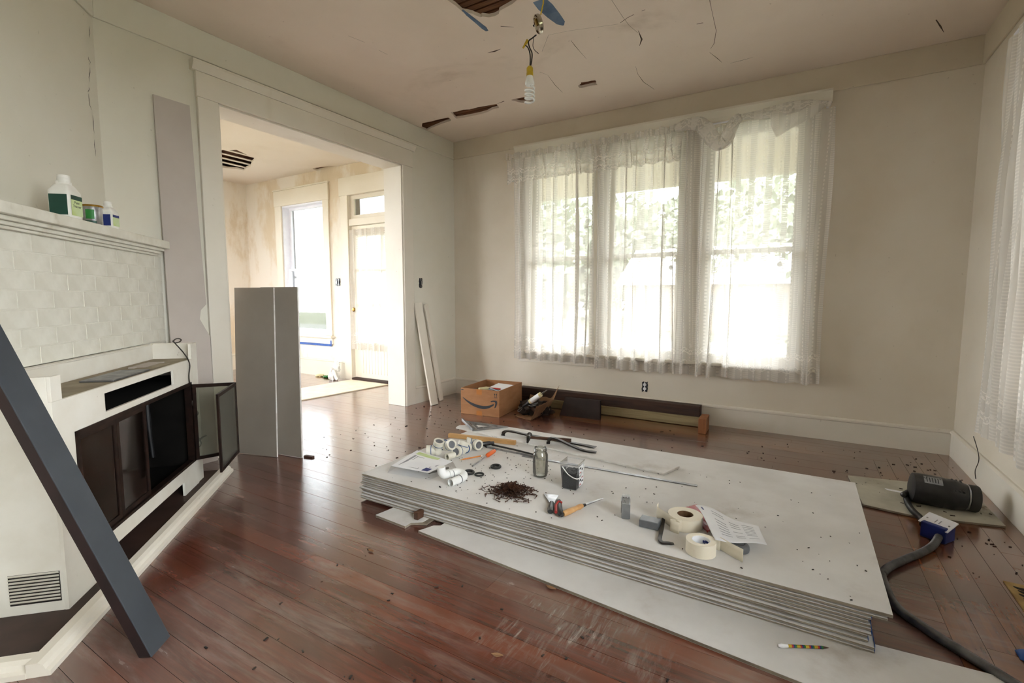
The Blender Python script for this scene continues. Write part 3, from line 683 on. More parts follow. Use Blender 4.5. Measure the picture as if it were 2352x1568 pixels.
def tree(x, y, h, r, seed, label):
    t = thing('tree', (x, y, -.75), label, 'tree'); rr = random.Random(seed)
    MB().tube([(x, y, -.75), (x + .1, y, h * .3), (x - .1, y + .1, h * .6)], [.22, .17, .1], 8).build('trunk', MT['bark'], t, smooth=True)
    m = MB()
    for i in range(600 if r < 4 else 950):
        d = V((rr.gauss(0, 1), rr.gauss(0, 1), rr.gauss(0, 1))).normalized() * r * (rr.random() ** .4)
        c = V((x, y, h * (.72 if r < 4 else .52))) + V((d.x, d.y, d.z * (.8 if r < 4 else .95))); a = V((rr.gauss(0, 1), rr.gauss(0, 1), rr.gauss(0, 1))).normalized() * (.17 if r < 4 else .55); b = a.orthogonal().normalized() * (.12 if r < 4 else .4)
        m.add([c - a, c + b, c + a, c - b], [(0, 1, 2, 3)])
    m.build('crown', MT['leaf'], t)
MB().box(XR + 1.5, XR + 1.7, 2.1, YB + 2, -.95, 4.2).build('light_blocker_wall', MT['shade_siding'], kind='structure', label='unseen wall added to block daylight from the side window')  # added out of view to keep daylight off the curtained side window
for i in range(11): tree(-34 + i * 5.2, 40 + (i % 3) * 2.5, 9.5, 5.6, 20 + i, 'tall leafy tree in the row beyond the neighbouring house')
for o in [o for o in bpy.data.objects if o.name.startswith('tree')]: o['group'] = 'row of trees beyond the street'
tree(.4, 15.2, 5.2, 2.6, 1, 'leafy green tree outside the window with the bunched valance')
tree(-3.9, 23.8, 5.6, 2.4, 2, 'leafy green tree outside between the middle windows')
m = MB()
rr = random.Random(9)
for i in range(500):
    d = V((rr.gauss(0, 1), rr.gauss(0, 1), abs(rr.gauss(0, 1)))).normalized() * (rr.random() ** .4); c = V((.6 + d.x * 1.1, 20.5 + d.y * .9, -.7 + d.z * 1.2))
    a = V((rr.gauss(0, 1), rr.gauss(0, 1), rr.gauss(0, 1))).normalized() * .15; b = a.orthogonal().normalized() * .1; m.add([c - a, c + b, c + a, c - b], [(0, 1, 2, 3)])
m.build('shrub', MT['leaf'], label='round green shrub in front of the neighbouring house', cat='shrub')
# ================================================================== fireplace corner
fp = thing('brick_fireplace', ff(.75, .1, 0), 'white painted brick chimney breast with moulded mantel shelf', 'fireplace')
MB(FM).prism([(.02, .003), (-.17, .193), (1.75, .193), (1.75, .003)], .87, 1.405).build('mortar_backing', MT['brick'], fp)
MB(FM).prism([(.02, .003), (-.17, .193), (.10, .193), (.10, .003)], 0, .87).build('side_pier', MT['brick'], fp)
MB(FM).prism([(1.40, .003), (1.40, .193), (1.75, .193), (1.75, .003)], 0, .87).build('side_pier', MT['brick'], fp)
BR, BH, PIT = .2095, .0708, .0768
bm_full = None; rr = random.Random(4)
def brick(s0, s1, z0):
    a = rr.uniform(0, .0025); m = MB(FM).box(s0, s1, .185, .1945 + a * .5, z0, z0 + BH)
    m.build('brick', MT['brick'], fp, bevel=.0015)
for r in range(8):
    z0 = .795 + r * PIT; s = -.175 - (r % 2) * .105 - .02
    while s < 1.74:
        a, b = max(s, -.178), min(s + BR, 1.745)
        if b - a > .03 and not (r == 0 and a < 1.35 and b > .12): brick(a, b, z0)
        s += BR + .006
mprof = [(.003, 1.405), (.212, 1.405), (.212, 1.414), (.226, 1.418), (.226, 1.428), (.240, 1.434), (.240, 1.446), (.252, 1.450), (.27, 1.450), (.27, 1.496), (.003, 1.496)]
for i, (z0, z1, n) in enumerate(((1.405, 1.418, .214), (1.418, 1.434, .228), (1.434, 1.452, .245), (1.452, 1.497, .272))):
    e = -.10 - (n - .214) * .4
    MB(FM).prism([(.012, .003), (e, -e + .003), (e, n), (1.66, n), (1.66, .003)], z0, z1).build('mantel_shelf' if i == 3 else 'mantel_moulding', MT['brick'], fp, bevel=.003)
# metal insert in front of it
ins = thing('fireplace_insert', ff(.75, .35, .02), 'chipped white metal fireplace insert with bifold glass doors', 'fireplace')
NF = .46
def fbox(m, a, b, c, d): m.box(a, b, NF - .012, NF, c, d)
mb = wallcut(MB(FM), .165, 1.41, .02, .782, [(.20, 1.30, .17, .648), (.43, 1.09, .674, .752), (.37, 1.14, .02, .10)], fbox)
mb.build('front_panel', MT['whitemetal'], ins)
MB(FM).box(.075, .165, NF - .02, NF - .004, .02, .872).build('side_flange', MT['whitemetal'], ins, bevel=.002)
MB(FM).box(1.352, 1.41, NF - .012, NF, .782, .872).build('side_flange', MT['whitemetal'], ins, bevel=.002)
MB(FM).box(.075, .09, .215, NF - .02, .02, .872).build('side_panel', MT['whitemetal'], ins, bevel=.002)
sp = MB(FM).box(1.396, 1.41, .215, NF - .012, .02, .872).build('side_panel', MT['whitemetal'], ins, bevel=.002)
MB(FM).box(1.41, 1.4115, .288, .440, .058, .17).build('vent_recess', MT['dark'], sp)
for k in range(9):
    z = .064 + k * .0122; MB(FM).add([(1.411, .29, z), (1.411, .438, z), (1.419, .438, z + .006), (1.419, .29, z + .006), (1.411, .29, z + .008), (1.411, .438, z + .008)], [(0, 1, 2, 3), (3, 2, 5, 4), (0, 3, 4), (1, 5, 2)]).build('louvre', MT['whitemetal'], sp)
MB(FM).box(.09, 1.396, .215, .228, .70, .862).build('back_panel', MT['whitemetal'], ins, bevel=.003)
MB(FM).box(.09, 1.396, .195, .232, .862, .868).build('back_rim', MT['whitemetal'], ins, bevel=.002)
MB(FM).box(.09, 1.396, .228, NF - .012, .772, .778).build('tray', MT['dust_tray'], ins)
MB(FM).box(.62, .95, .30, .43, .779, .787).build('loose_plate', MT['alu'], ins, bevel=.002)
MB(FM).box(.30, .52, .29, .37, .779, .785).build('loose_plate', MT['drywall_back'], ins, bevel=.002)
MB(FM).box(.35, .60, .33, .42, .7786, .7835).build('loose_plate', MT['dust_tray'], ins, bevel=.002)
mb = MB(FM); mb.box(.18, 1.32, .02, .03, .1, .69).box(.18, .192, .03, NF - .014, .1, .69).box(1.31, 1.322, .03, NF - .014, .1, .69).box(.192, 1.31, .03, NF - .014, .135, .145).box(.192, 1.31, .03, NF - .014, .665, .67)
mb.build('firebox', MT['soot'], ins)
sa, sb2 = [(gf(u, 985, .2) - FO).dot(E1) for u in (362, 346)]
MB(FM).prism([(sa, .2), (sb2, .2), (sb2, .212), (sa, .212)], .146, .66).build('firebrick_strip', MT['paleboard'], ins)
MB().tube([gf(338, 925, .23), gf(341, 965, .23), gf(345, 1000, .23), gf(352, 1050, .24)], [.010, .014, .010, .010], 8).build('damper_rod', MT['black'], ins, smooth=True)
MB(FM).box(.36, 1.15, .25, .262, .02, .12).build('kick_recess', MT['soot'], ins)
# inner bronze frame and doors
mb = MB(FM); a, b, c, d = .20, 1.30, .17, .648
mb.box(a, a + .022, NF - .03, NF + .004, c, d).box(b - .022, b, NF - .03, NF + .004, c, d).box(a, b, NF - .03, NF + .004, d - .02, d).box(a, b, NF - .03, NF + .004, c, c + .014).build('door_surround', MT['bronze'], ins)
def door(p, q, z0, z1, gl, z0b=None, z1b=None):
    """framed glass leaf from plan point p to q (s,n); far end may sag"""
    P = ff(p[0], p[1], 0); Q = ff(q[0], q[1], 0); L = (Q - P).length; M = frame(P, Q - P); sh = (z0b - z0) / L if z0b is not None else 0
    def sb(m, x0, x1, za, zb):
        m.add([(x, y, z + sh * x) for z in (za, zb) for x, y in ((x0, -.006), (x1, -.006), (x1, .006), (x0, .006))], [(0, 3, 2, 1), (4, 5, 6, 7), (0, 1, 5, 4), (1, 2, 6, 5), (2, 3, 7, 6), (3, 0, 4, 7)])
    m = MB(M); fw = .02
    sb(m, 0, fw, z0, z1); sb(m, L - fw, L, z0, z1); sb(m, fw, L - fw, z0, z0 + fw); sb(m, fw, L - fw, z1 - fw, z1)
    o = m.build('glass_door', MT['bronze'], ins)
    g = MB(M); g.add([(x, y, z + sh * x) for z in (z0 + fw - .003, z1 - fw + .003) for x, y in ((fw - .003, -.002), (L - fw + .003, -.002), (L - fw + .003, .002), (fw - .003, .002))],
          [(0, 3, 2, 1), (4, 5, 6, 7), (0, 1, 5, 4), (1, 2, 6, 5), (2, 3, 7, 6), (3, 0, 4, 7)]); g.build('glass_pane', gl, o)
    return o
door((1.277, NF - .012), (1.012, NF - .010), .186, .626, MT['smoked']); door((1.010, NF - .010), (.745, NF - .012), .186, .626, MT['smoked'])
DQ = (.012, .642); DE = (.372, .648)          # the open pair folds out into the room
door((.216, NF + .008), DQ, .178, .636, MT['hazy'], .148)
door(DQ, DE, .148, .606, MT['hazy'], .140)
# wire draped over the insert
pts = [gf(u, v, NF + .006) for u, v in ((436, 880), (434, 862), (436, 840), (432, 826))] + [gf(u, v, NF - .05) for u, v in ((420, 808), (402, 788), (399, 782))] + [gf(u, v, .40) for u, v in ((408, 777), (416, 780), (412, 785), (402, 787), (397, 783))]
def smooth_path(pts, n=6):
    pts = [V(p) for p in pts]; out = []; N = len(pts)
    for i in range(N - 1):
        p0, p1, p2, p3 = pts[max(i - 1, 0)], pts[i], pts[i + 1], pts[min(i + 2, N - 1)]
        for k in range(n):
            t = k / n; out.append(.5 * ((2 * p1) + (p2 - p0) * t + (2 * p0 - 5 * p1 + 4 * p2 - p3) * t * t + (3 * p1 - p0 - 3 * p2 + p3) * t ** 3))
    return out + [pts[-1]]
pts2 = [gf(u, v, NF + .007) for u, v in ((436, 880), (444, 895), (450, 905), (441, 922), (446, 937), (455, 948), (447, 964), (453, 978), (449, 994), (458, 1008), (462, 1018), (457, 1026), (451, 1020), (457, 1010), (466, 1003), (474, 1000), (464, 1006), (454, 1018), (453, 1035), (452, 1044), (452, 1056))]
MB().tube(smooth_path(pts[::-1] + pts2[1:], 5), .0035, 6).build('wire', MT['wire'], label='thin dark wire dangling down the front of the fireplace insert', cat='wire', smooth=True)
# hearth
he = thing('hearth', ff(.8, .4, 0), 'dark hearth slab edged with white moulding', 'hearth')
MB(FM).prism([(.0, .2), (-.05, .25), (-.05, .525), (1.70, .525), (1.70, .2)], 0, .02).build('slab', MT['hearth'], he)
tp = [(0, 0), (.062, 0), (.062, .016), (.05, .022), (.044, .036), (.03, .044), (0, .044)]
MB(FM @ Matrix.Translation((0, .523, 0))).extr(tp, -.06, 1.735).build('moulding', MT['trim'], he)
MB(FM @ Matrix(((0, 1, 0, 1.675), (1, 0, 0, 0), (0, 0, 1, 0), (0, 0, 0, 1)))).extr(tp, .01, .523).build('moulding', MT['trim'], he)
# slate blue plank leaning on the mantel
A = (gz(350, 1510) + gz(392, 1462)) / 2; B = ff(1.612, .285, 1.452); ax = (B - A).normalized(); wd = (gz(392, 1462) - gz(350, 1510)).normalized(); wd = (wd - ax * wd.dot(ax)).normalized(); nr = ax.cross(wd)
if nr.dot(CAM - A) < 0: nr = -nr
T_ = .036; W_ = .098; Lp = 1.85
def pl(w0, w1, t0, t1):
    P = []
    for L_ in (0, Lp):
        for w_, t_ in ((w0, t0), (w1, t0), (w1, t1), (w0, t1)):
            p = A + ax * L_ + wd * w_ + nr * t_
            if L_ == 0: p = p + ax * ((.002 - p.z) / ax.z)
            P.append(p)
    return MB().add(P, [(0, 3, 2, 1), (4, 5, 6, 7), (0, 1, 5, 4), (1, 2, 6, 5), (2, 3, 7, 6), (3, 0, 4, 7)])
sh = .022
A = A + nr * .0
pk = thing('painted_plank', A, 'slate blue painted plank leaning on the mantel above the hearth', 'plank')
pl(-W_ / 2, W_ / 2, -T_ * .12, 0).build('painted_face', MT['blueboard'], pk, bevel=.002)
pl(-W_ / 2 + .001, W_ / 2 - .001, -T_, -T_ * .12).build('bare_edge', MT['maroon'], pk)
# bottles and tin on the mantel
ZM = 1.497
def jug(s, n, r, h, name, label, lab, lab2, txt, yaw, grp=None):
    c = ff(s, n, ZM); t = thing(name, c, label, 'bottle'); M = Matrix.Translation(c) @ Matrix.Rotation(yaw, 4, 'Z')
    hb = h * .60
    MB(M).lathe([(r * .93, 0), (r * .98, .006), (r, .02), (r, hb), (r * .98, hb + .008), (r * .62, h * .78), (r * .50, h * .80), (r * .48, h * .86)], 32, sq=5.5).build('body', MT['hdpe'], t, smooth=True)
    MB(M).lathe([(r * .52, h * .82), (r * .52, h * .93), (r * .49, h * .935), (r * .51, h * .94), (r * .49, h), (0, h)], 24).build('cap', MT['hdpe'], t, smooth=True)
    w_ = r * .995; q = MB(M); hh = hb - .03
    q.box(-w_ * .78, w_ * .78, -w_ * 1.006, -w_ * .99, .02, .02 + hh).build('label_side', lab, t)
    MB(M).box(w_ * .99, w_ * 1.006, -w_ * .78, w_ * .78, .02, .02 + hh).build('label_front', lab2, t)
    MB(M).box(w_ * .99, w_ * 1.008, -w_ * .78, w_ * .78, .02 + hh * .78, .02 + hh).build('label_band', lab, t)
    if txt: text(txt, r * .36, M @ frame((w_ * 1.012, 0, .02 + hh * .56), (0, 1, 0), (1, 0, 0)), 'lettering', MT['ink'], t)
    return t
yw = math.atan2(CAM.y - ff(.72, .2, 0).y, CAM.x - ff(.72, .2, 0).x)
jug(.735, .19, .046, .20, 'solvent_jug', 'large white jug with dark green label on the mantel', MT['green_l'], MT['lime_l'], 'Paint\nThinner', yw + 1.02)
jug(.405, .2, .034, .145, 'solvent_bottle', 'small white bottle with navy label on the mantel', MT['blue_l'], MT['lime_l'], None, yw + 1.02)
c = ff(.558, .205, ZM); tn = thing('varnish_tin', c, 'small tin with gold rim and green label between two white bottles', 'tin')
MB().lathe([(.040, 0), (.041, .004), (.039, .008), (.039, .088), (.041, .092)], 28, c).build('can', MT['steel'], tn, smooth=True)
MB().lathe([(.0425, .090), (.044, .094), (.042, .099), (.035, .097), (.033, .092), (0, .092)], 28, c).build('lid', MT['gold'], tn, smooth=True)
mb = MB()
mb.grid(lambda a, b: c + V((cos(yw - .75 + a * .9) * .0397, sin(yw - .75 + a * .9) * .0397, .03 + b * .045)), 10, 1); mb.build('label_print', MT['green_b'], tn)
MB().grid(lambda a, b: c + V((cos(yw - .95 + a * 1.3) * .0395, sin(yw - .95 + a * 1.3) * .0395, .006 + b * .016)), 10, 1).build('label_print', MT['green_l'], tn)

# ================================================================== boards leaning by the opening
def lean(name, p0, p1, h, t, off, label, mats, edge, cat='board', grp=None, zt=None):
    """board standing on floor from p0 to p1, leaning so its top moves by vector off"""
    p0, p1, off = V(p0), V(p1), V(off); u = (p1 - p0).normalized(); up = (off + V((0, 0, h))).normalized(); n = up.cross(u).normalized(); top = off + V((0, 0, h))
    o = MB()
    P = [p0, p1, p1 + n * t, p0 + n * t]; P += [p + top for p in P]; zl = min(p.z for p in P); P = [p + V((0, 0, -zl)) for p in P]
    o.add(P, [(0, 3, 2, 1), (4, 5, 6, 7), (0, 1, 5, 4), (1, 2, 6, 5), (2, 3, 7, 6), (3, 0, 4, 7)])
    return o.build(name, mats, None, label=label, cat=cat, group=grp)
b0, b1 = gx(352, 218, XL), gx(434, 238, XL)
zt = 2.41
prof = [(1.555, 0), (1.80, 0), (1.80, .88), (1.775, .93), (1.742, 1.0), (1.752, 1.06), (1.79, 1.10), (1.775, 1.75), (1.766, zt), (1.556, zt)]
M = Matrix(((0, 0, -.022, XL + .066), (1, 0, 0, 0), (0, 1, 0, 0), (0, 0, 0, 1)))
mb = MB()
n_ = len(prof)
def lx(z): return XL + .058 - .042 * z / zt
mb.add([(lx(z), y, z) for y, z in prof] + [(lx(z) - .0127, y, z) for y, z in prof], [tuple(range(n_)), tuple(range(n_, 2 * n_))[::-1]] + [(i, n_ + i, n_ + (i + 1) % n_, (i + 1) % n_) for i in range(n_)])
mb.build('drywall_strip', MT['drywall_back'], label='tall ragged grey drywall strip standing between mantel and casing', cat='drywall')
# two half sheets in the opening, grey back paper towards the room
def sheet_lean(p0, p1, h, off, label):
    p0, p1, off = V(p0), V(p1), V(off); u = (p1 - p0).normalized(); top = off + V((0, 0, h)); n = top.normalized().cross(u).normalized()
    if n.dot(CAM - p0) < 0: n = -n
    t = thing('drywall_sheet', (p0 + p1) / 2, label, 'drywall', 'half sheets leaning in the opening')
    def slab(a, b, x0, x1):
        P = [p0 + u * x0 + n * a, p0 + u * x1 + n * a, p0 + u * x1 + n * b, p0 + u * x0 + n * b]; P += [q + top for q in P]
        return MB().add(P, [(0, 3, 2, 1), (4, 5, 6, 7), (0, 1, 5, 4), (1, 2, 6, 5), (2, 3, 7, 6), (3, 0, 4, 7)])
    L = (p1 - p0).length
    slab(0, .0015, 0, L).build('grey_paper', MT['drywall_back_shaded'], t); slab(-.0125, 0, 0, L).build('gypsum_core', MT['gypsum'], t)
q0, q1 = gz(545, 1040), gz(636, 1051)
tA, tB = gx(520, 661, -3.52), gx(612, 663, -3.36)
hh = 1.215
sheet_lean(q0 + V((0, 0, .004)), q1 + V((0, 0, .004)), hh, (tB - q1) - V((0, 0, (tB - q1).z)) if False else V((-.14, .12, 0)), 'grey-backed drywall half sheet leaning nearer the fireplace doors')
r0, r1 = gz(600, 1046) + V((-.06, .06, 0)), gz(693, 1052)
sheet_lean(r0 + V((0, 0, .004)), r1 + V((0, 0, .004)), 1.22, V((-.16, .13, 0)), 'grey-backed drywall half sheet leaning behind another, by the bright floor')
MB(frame(gz(712, 1050), (1, .2, 0))).box(-.045, .03, -.012, .012, 0, .012).build('wood_scrap', MT['darkbeam'], label='dark wood scrap on the floor beside the leaning drywall', cat='scrap')
# old trim pieces by the other side of the opening
for k, (u0, v0, u1, v1, wd_, lab) in enumerate(((1001, 928, 963, 695, .11, 'weathered white trim board leaning under the light switch'), (1006, 921, 974, 699, .055, 'narrow white trim strip with nails leaning behind another trim board'))):
    bpt = gz(u0, v0, .003) + V((0, k * .03, 0)); tpt = gx(u1, v1, XL + .022 + .001 * k)
    d = tpt - bpt; L = d.length; u = V((0, 1, 0)) - d.normalized() * d.normalized().y; M = frame(bpt, u, d); M2 = M
    t = thing('trim_board', bpt, lab, 'board', 'trim boards leaning by the opening')
    MB(M).box(-.004 if k else -wd_ * .75, wd_ if k else wd_ * .25, -.012, .008, 0, L).build('board', MT['trim'], t, bevel=.002)
    if k:
        for z in (.15, .3, .48, .62, .8, .95): MB(M).tube([(wd_ + .001, 0, z), (wd_ + .014, .002, z + .006)], .0025, 6).build('nail', MT['nail'], t)
# ================================================================== curtains
def curtain(name, x0, x1, z0, z1, y, label, mat, full=1.7, amp=.028, seed=0, dens=None, part=None, parent=None, cat='curtain', grp=None, taper=0., hem=.0, axis='x', nu=None, zcurve=None, lat=.026):
    """pleated sheet hung from z1 to z0; local u is cloth length so the lace pattern gathers in the folds"""
    rr = random.Random(seed); n = nu or int((x1 - x0) / .0045); ks = [(rr.uniform(7.5, 9.5), rr.uniform(0, 6.28), .75), (rr.uniform(15, 19), rr.uniform(0, 6.28), .3), (rr.uniform(3, 5), rr.uniform(0, 6.28), .35)]
    dn = dens or (lambda a: 1.)
    def off(a, b):
        q = 1.3 - .45 * b
        return sum(w_ * sin(2 * pi * k * a * (x1 - x0) * (1 + .03 * sin(3 * b + p)) + p + .5 * sin(b * 2.2 + k)) for k, p, w_ in ks) * amp * dn(a) * q
    U = [0.]; 
    for i in range(n):
        d = off((i + 1) / n, .5) - off(i / n, .5); U.append(U[-1] + sqrt(((x1 - x0) / n) ** 2 + d * d) * full / 1.25)
    def fn(a, b):
        x = x0 + (x1 - x0) * a; x += taper * (1 - b) * (a - .5) + .012 * sin(b * 3 + a * 17) + lat * dn(a) * sum(w_ * cos(2 * pi * k * a * (x1 - x0) * (1 + .03 * sin(3 * b + p)) + p + .5 * sin(b * 2.2 + k)) for k, p, w_ in ks); zz = z0 + (zcurve(a) if zcurve else 0)
        z = zz + (z1 - zz) * b + (1 - b) * hem * sin(a * 40 + seed); o = off(a, b)
        return V((x, y - o, z)) if axis == 'x' else V((y + o, x, z))
    return MB().grid(fn, n, 26, lambda a, b: (U[min(int(round(a * n)), n)], (z1 - z0) * b)).build(part or name, mat, parent, smooth=80, label=label, cat=cat, group=grp)
YC = YB - .10
rod = thing('curtain_rod', (-1.3, YC, 2.60), 'slim curtain rod holding the lace over three windows', 'curtain rod')
MB().tube([(-2.72, YC, 2.615), (.12, YC, 2.615)], .007, 10).build('pole', MT['vinyl'], rod, smooth=True)
for x in (-2.70, -1.3, .10): MB().box(x - .008, x + .008, YC, YB - .024, 2.608, 2.622).build('bracket', MT['vinyl'], rod)
c1 = curtain('lace_curtain', -2.675, -1.77, .485, 2.60, YC, 'sheer lace curtain panel hanging beside the plain wall by the foyer opening', MT['sheer'], 1.5, .03, 3, lambda a: .55 + .5 * (a > .78) + .3 * abs(sin(a * 7)), hem=.006)
c2 = curtain('lace_curtain', -1.76, -.955, .455, 2.60, YC + .006, 'sheer lace curtain panel over the middle window', MT['sheer'], 1.7, .034, 8, lambda a: .9, hem=.008)
c3 = curtain('lace_curtain', -.975, .15, .455, 2.59, YC - .004, 'sheer lace curtain panel under the bunched-up valance', MT['sheer'], 1.6, .036, 12, lambda a: 1.15 if a < .4 else (.10 + .5 * max(0, a - .8) * 5), hem=.008)
for o in (c1, c2, c3): o['group'] = 'sheer curtains on the long rod'
def ruffle(x0, x1, y, seed, parent):
    rr = random.Random(seed); n = 70
    return MB().grid(lambda a, b: V((x0 + (x1 - x0) * a, y - .012 * sin(a * 120 + seed) - .004, 2.585 + .06 * b + b * .010 * sin(a * 47 + seed))), n, 3, lambda a, b: (a * (x1 - x0) * 1.6, .2 + b * .05)).build('heading_ruffle', MT['swag'], parent, smooth=80)
v1 = curtain('lace_valance', -2.745, -1.80, 2.335, 2.60, YC - .045, 'scalloped lace valance above the curtain by the plain wall', MT['valance'], 1.5, .022, 21, lambda a: .5 + .6 * (a > .82), cat='valance', zcurve=lambda a: .02 * abs(sin(a * pi * 8)))
ruffle(-2.745, -1.80, YC - .045, 1, v1)
v2 = curtain('lace_valance', -1.79, -.965, 2.335, 2.60, YC - .043, 'scalloped lace valance above the middle curtain', MT['valance'], 1.5, .024, 25, lambda a: .75, cat='valance', zcurve=lambda a: .02 * abs(sin(a * pi * 7)))
ruffle(-1.79, -.965, YC - .043, 2, v2)
for o in (v1, v2): o['group'] = 'lace valances on the long rod'
v3 = thing('bunched_valance', (-.45, YC - .05, 2.40), 'bunched-up lace valance rolled over the rod above one window', 'valance')
rr = random.Random(5)
def swag(pts, rad, name, seed):
    P = smooth_path(pts, 7); n = len(P); m = MB()
    def fn(a, b):
        i = min(int(a * (n - 1)), n - 1); p = P[i]; t = (P[min(i + 1, n - 1)] - P[max(i - 1, 0)]).normalized(); up = V((0, -1, 0)); q = t.cross(up).normalized(); r = rad(a) * (1 + .22 * noise.noise(V((a * 9, b * 4, seed))))
        an = b * 2 * pi; return p + q * cos(an) * r + up * sin(an) * r * .6 + up * .012 * noise.noise(V((a * 14, sin(an) * 2, seed)))
    return m.grid(fn, n * 2, 26, lambda a, b: (a * .8, b * .22)).build(name, MT['swag'], v3, smooth=80)
ya = YC - .05
swag([(-1.02, ya, 2.615), (-.92, ya, 2.63), (-.83, ya, 2.62), (-.77, ya, 2.57), (-.70, ya, 2.47), (-.65, ya, 2.44), (-.60, ya, 2.47), (-.55, ya, 2.58), (-.50, ya, 2.625)], lambda a: .028 + .035 * sin(pi * a) ** .7, 'swag_roll', 1)
swag([(-.51, ya, 2.62), (-.38, ya, 2.61), (-.22, ya, 2.615), (-.08, ya, 2.625), (.05, ya, 2.615), (.12, ya, 2.60)], lambda a: .02 + .03 * sin(pi * min(1, a * 1.1)) ** 2, 'rod_roll', 2)
MB().grid(lambda a, b: V((-.28 + .36 * a, ya - .02 - .015 * sin(a * 9 + b * 4), 2.61 - b * (.19 * (1 - a) ** .8 * min(1, a * 5 + .35) + .03))), 24, 12, lambda a, b: (a * .4, .05 + b * .2)).build('loose_flap', MT['swag'], v3, smooth=80)
# side window curtain and its rod, mostly out of view
YS = XR - .10
rd2 = thing('curtain_rod', (YS, 2.5, 2.5), 'curtain rod of the side wall windows by the conduit', 'curtain rod')
MB().tube([(YS, 1.4, 2.53), (YS, 3.66, 2.53)], .007, 10).build('pole', MT['vinyl'], rd2, smooth=True)
for y in (1.45, 3.62): MB().box(YS, XR, y - .008, y + .008, 2.522, 2.538).build('bracket', MT['vinyl'], rd2)
curtain('lace_curtain', 2.75, 3.66, .40, 2.51, YS, 'lace curtain edge on the side wall above the flexible conduit', MT['sheer'], 1.6, .03, 31, lambda a: .9, axis='y')
# foyer door curtain
dc = curtain('door_curtain', -5.37, -4.47, .43, 2.06, YB - .012, 'sheer lace curtain over the foyer entrance door glass', MT['sheer'], 1.6, .016, 41, lambda a: .9, taper=-.03)

# ================================================================== pendant bulb
CX, CY = -1.405, 2.66
lp = thing('pendant_bulb', (-1.466, CY, 2.31), 'bare spiral bulb hanging on wires from the broken ceiling', 'lamp')
P_ = lambda u, v: gy(u, v, CY)
MB().tube(smooth_path([(-1.377, CY - .01, 2.99), P_(1248, 2), P_(1246, 15), P_(1242, 34)], 4), .004, 6).build('wire', MT['yellow'], lp, smooth=True)
eb = P_(1238, 55); M = frame(eb, (1, .1, .25), (-.75, -.55, -.35))
bx_ = MB(M).lathe([(.0, -.012), (.046, -.012), (.052, -.006), (.052, .012), (.047, .016), (.044, .010), (0, .010)], 28).build('ceiling_box', MT['chrome'], lp, smooth=True)
MB(M).box(-.012, .012, -.006, .03, .010, .02).build('mounting_strap', MT['brass'], bx_, bevel=.002)
MB(M).tube([(-.05, .015, .01), (-.066, .02, .014)], .006, 8).build('clamp_screw', MT['iron'], bx_)
for pts, r, mt in (([(1232, 80), (1222, 88), (1214, 95), (1216, 108), (1222, 122), (1221, 140), (1218, 155)], .0038, 'wire'), ([(1207, 104), (1213, 110), (1217, 122), (1218, 138), (1217, 155)], .0038, 'black'), ([(1226, 86), (1224, 105), (1228, 115), (1237, 123)], .0018, 'iron')):
    MB().tube(smooth_path([P_(*p) for p in pts], 4), r, 6).build('wire', MT[mt], lp, smooth=True)
a = P_(1209, 98); b = P_(1205, 105)
MB().tube([a + V((.012, 0, .012)), a, b + V((-.012, 0, -.012))], [.010, .008, .005], 8).build('wire_nut', MT['yellow'], lp, smooth=True)
bc = P_(1217, 155); M = Matrix.Translation((bc.x, CY, 0)); z = bc.z
MB(M).lathe([(0, z + .008), (.012, z + .006), (.0195, z - .004), (.020, z - .022), (.0185, z - .026), (.0205, z - .03), (.0205, z - .05), (0, z - .05)], 24).build('socket', MT['yellow'], lp, smooth=True)
MB(M).lathe([(.019, z - .05), (.02, z - .058), (.0285, z - .085), (.0285, z - .098), (.024, z - .103), (0, z - .103)], 24).build('ballast', MT['bulbglass'], lp, smooth=True)
hx = []
for i in range(110):
    t = i / 109; an = t * 2 * pi * 3.6; r = .0265; hx.append((bc.x + r * cos(an), CY + r * sin(an), z - .118 - t * .082))
MB().tube([(bc.x + .008, CY, z - .10), (bc.x + .012, CY, z - .112)] + hx + [(bc.x, CY, z - .203)], .0062, 8).build('spiral_tube', MT['bulbglass'], lp, smooth=True)
# ================================================================== drywall stack
random.seed(11)
X0, X1, Y0, Y1 = -2.10, .295, 1.855, 3.14
def sheet(x0, x1, y0, y1, z0, label, grp, t=.0122, notch=None, tape=False, taper=.0042):
    o = thing('drywall_sheet', ((x0 + x1) / 2, (y0 + y1) / 2, z0), label, 'drywall', grp)
    poly = notch or [(x0, y0), (x1, y0), (x1, y1), (x0, y1)]
    sh_ = lambda e: [(min(max(p[0], x0 + e), x1 - e), min(max(p[1], y0 + e), y1 - e)) for p in poly]
    if notch:
        MB().prism(poly, z0 + .0012, z0 + t - .0012).build('gypsum_core', MT['drywall_edge'], o, bevel=.0008)
        MB().prism(sh_(.0008), z0 + t - .0012, z0 + t).build('face_paper', MT['drywall_top'], o)
    else:                                   # long edges are tapered
        h = z0 + t; e = .0008; tp_ = taper
        MB().extr([(y0, z0 + .0012), (y1, z0 + .0012), (y1, h - .0012 - tp_), (y1 - .09, h - .0012), (y0 + .09, h - .0012), (y0, h - .0012 - tp_)], x0, x1).build('gypsum_core', MT['drywall_edge'], o, bevel=.0008)
        MB().extr([(y0 + e, h - .0012 - tp_), (y0 + .09, h - .0012), (y1 - .09, h - .0012), (y1 - e, h - .0012 - tp_), (y1 - e, h - tp_), (y1 - .09, h), (y0 + .09, h), (y0 + e, h - tp_)], x0 + e, x1 - e).build('face_paper', MT['drywall_top'], o)
    MB().prism(sh_(.0008), z0, z0 + .0012).build('back_paper', MT['drywall_back'], o)
    if tape: MB().box(x1 - .0004, x1 + .0012, y0 + .004, y1 - .2, z0 + .0002, z0 + t - .0002).build('end_tape', MT['bluetape'], o)
    return o
GS = 'drywall sheets stacked on the floor'
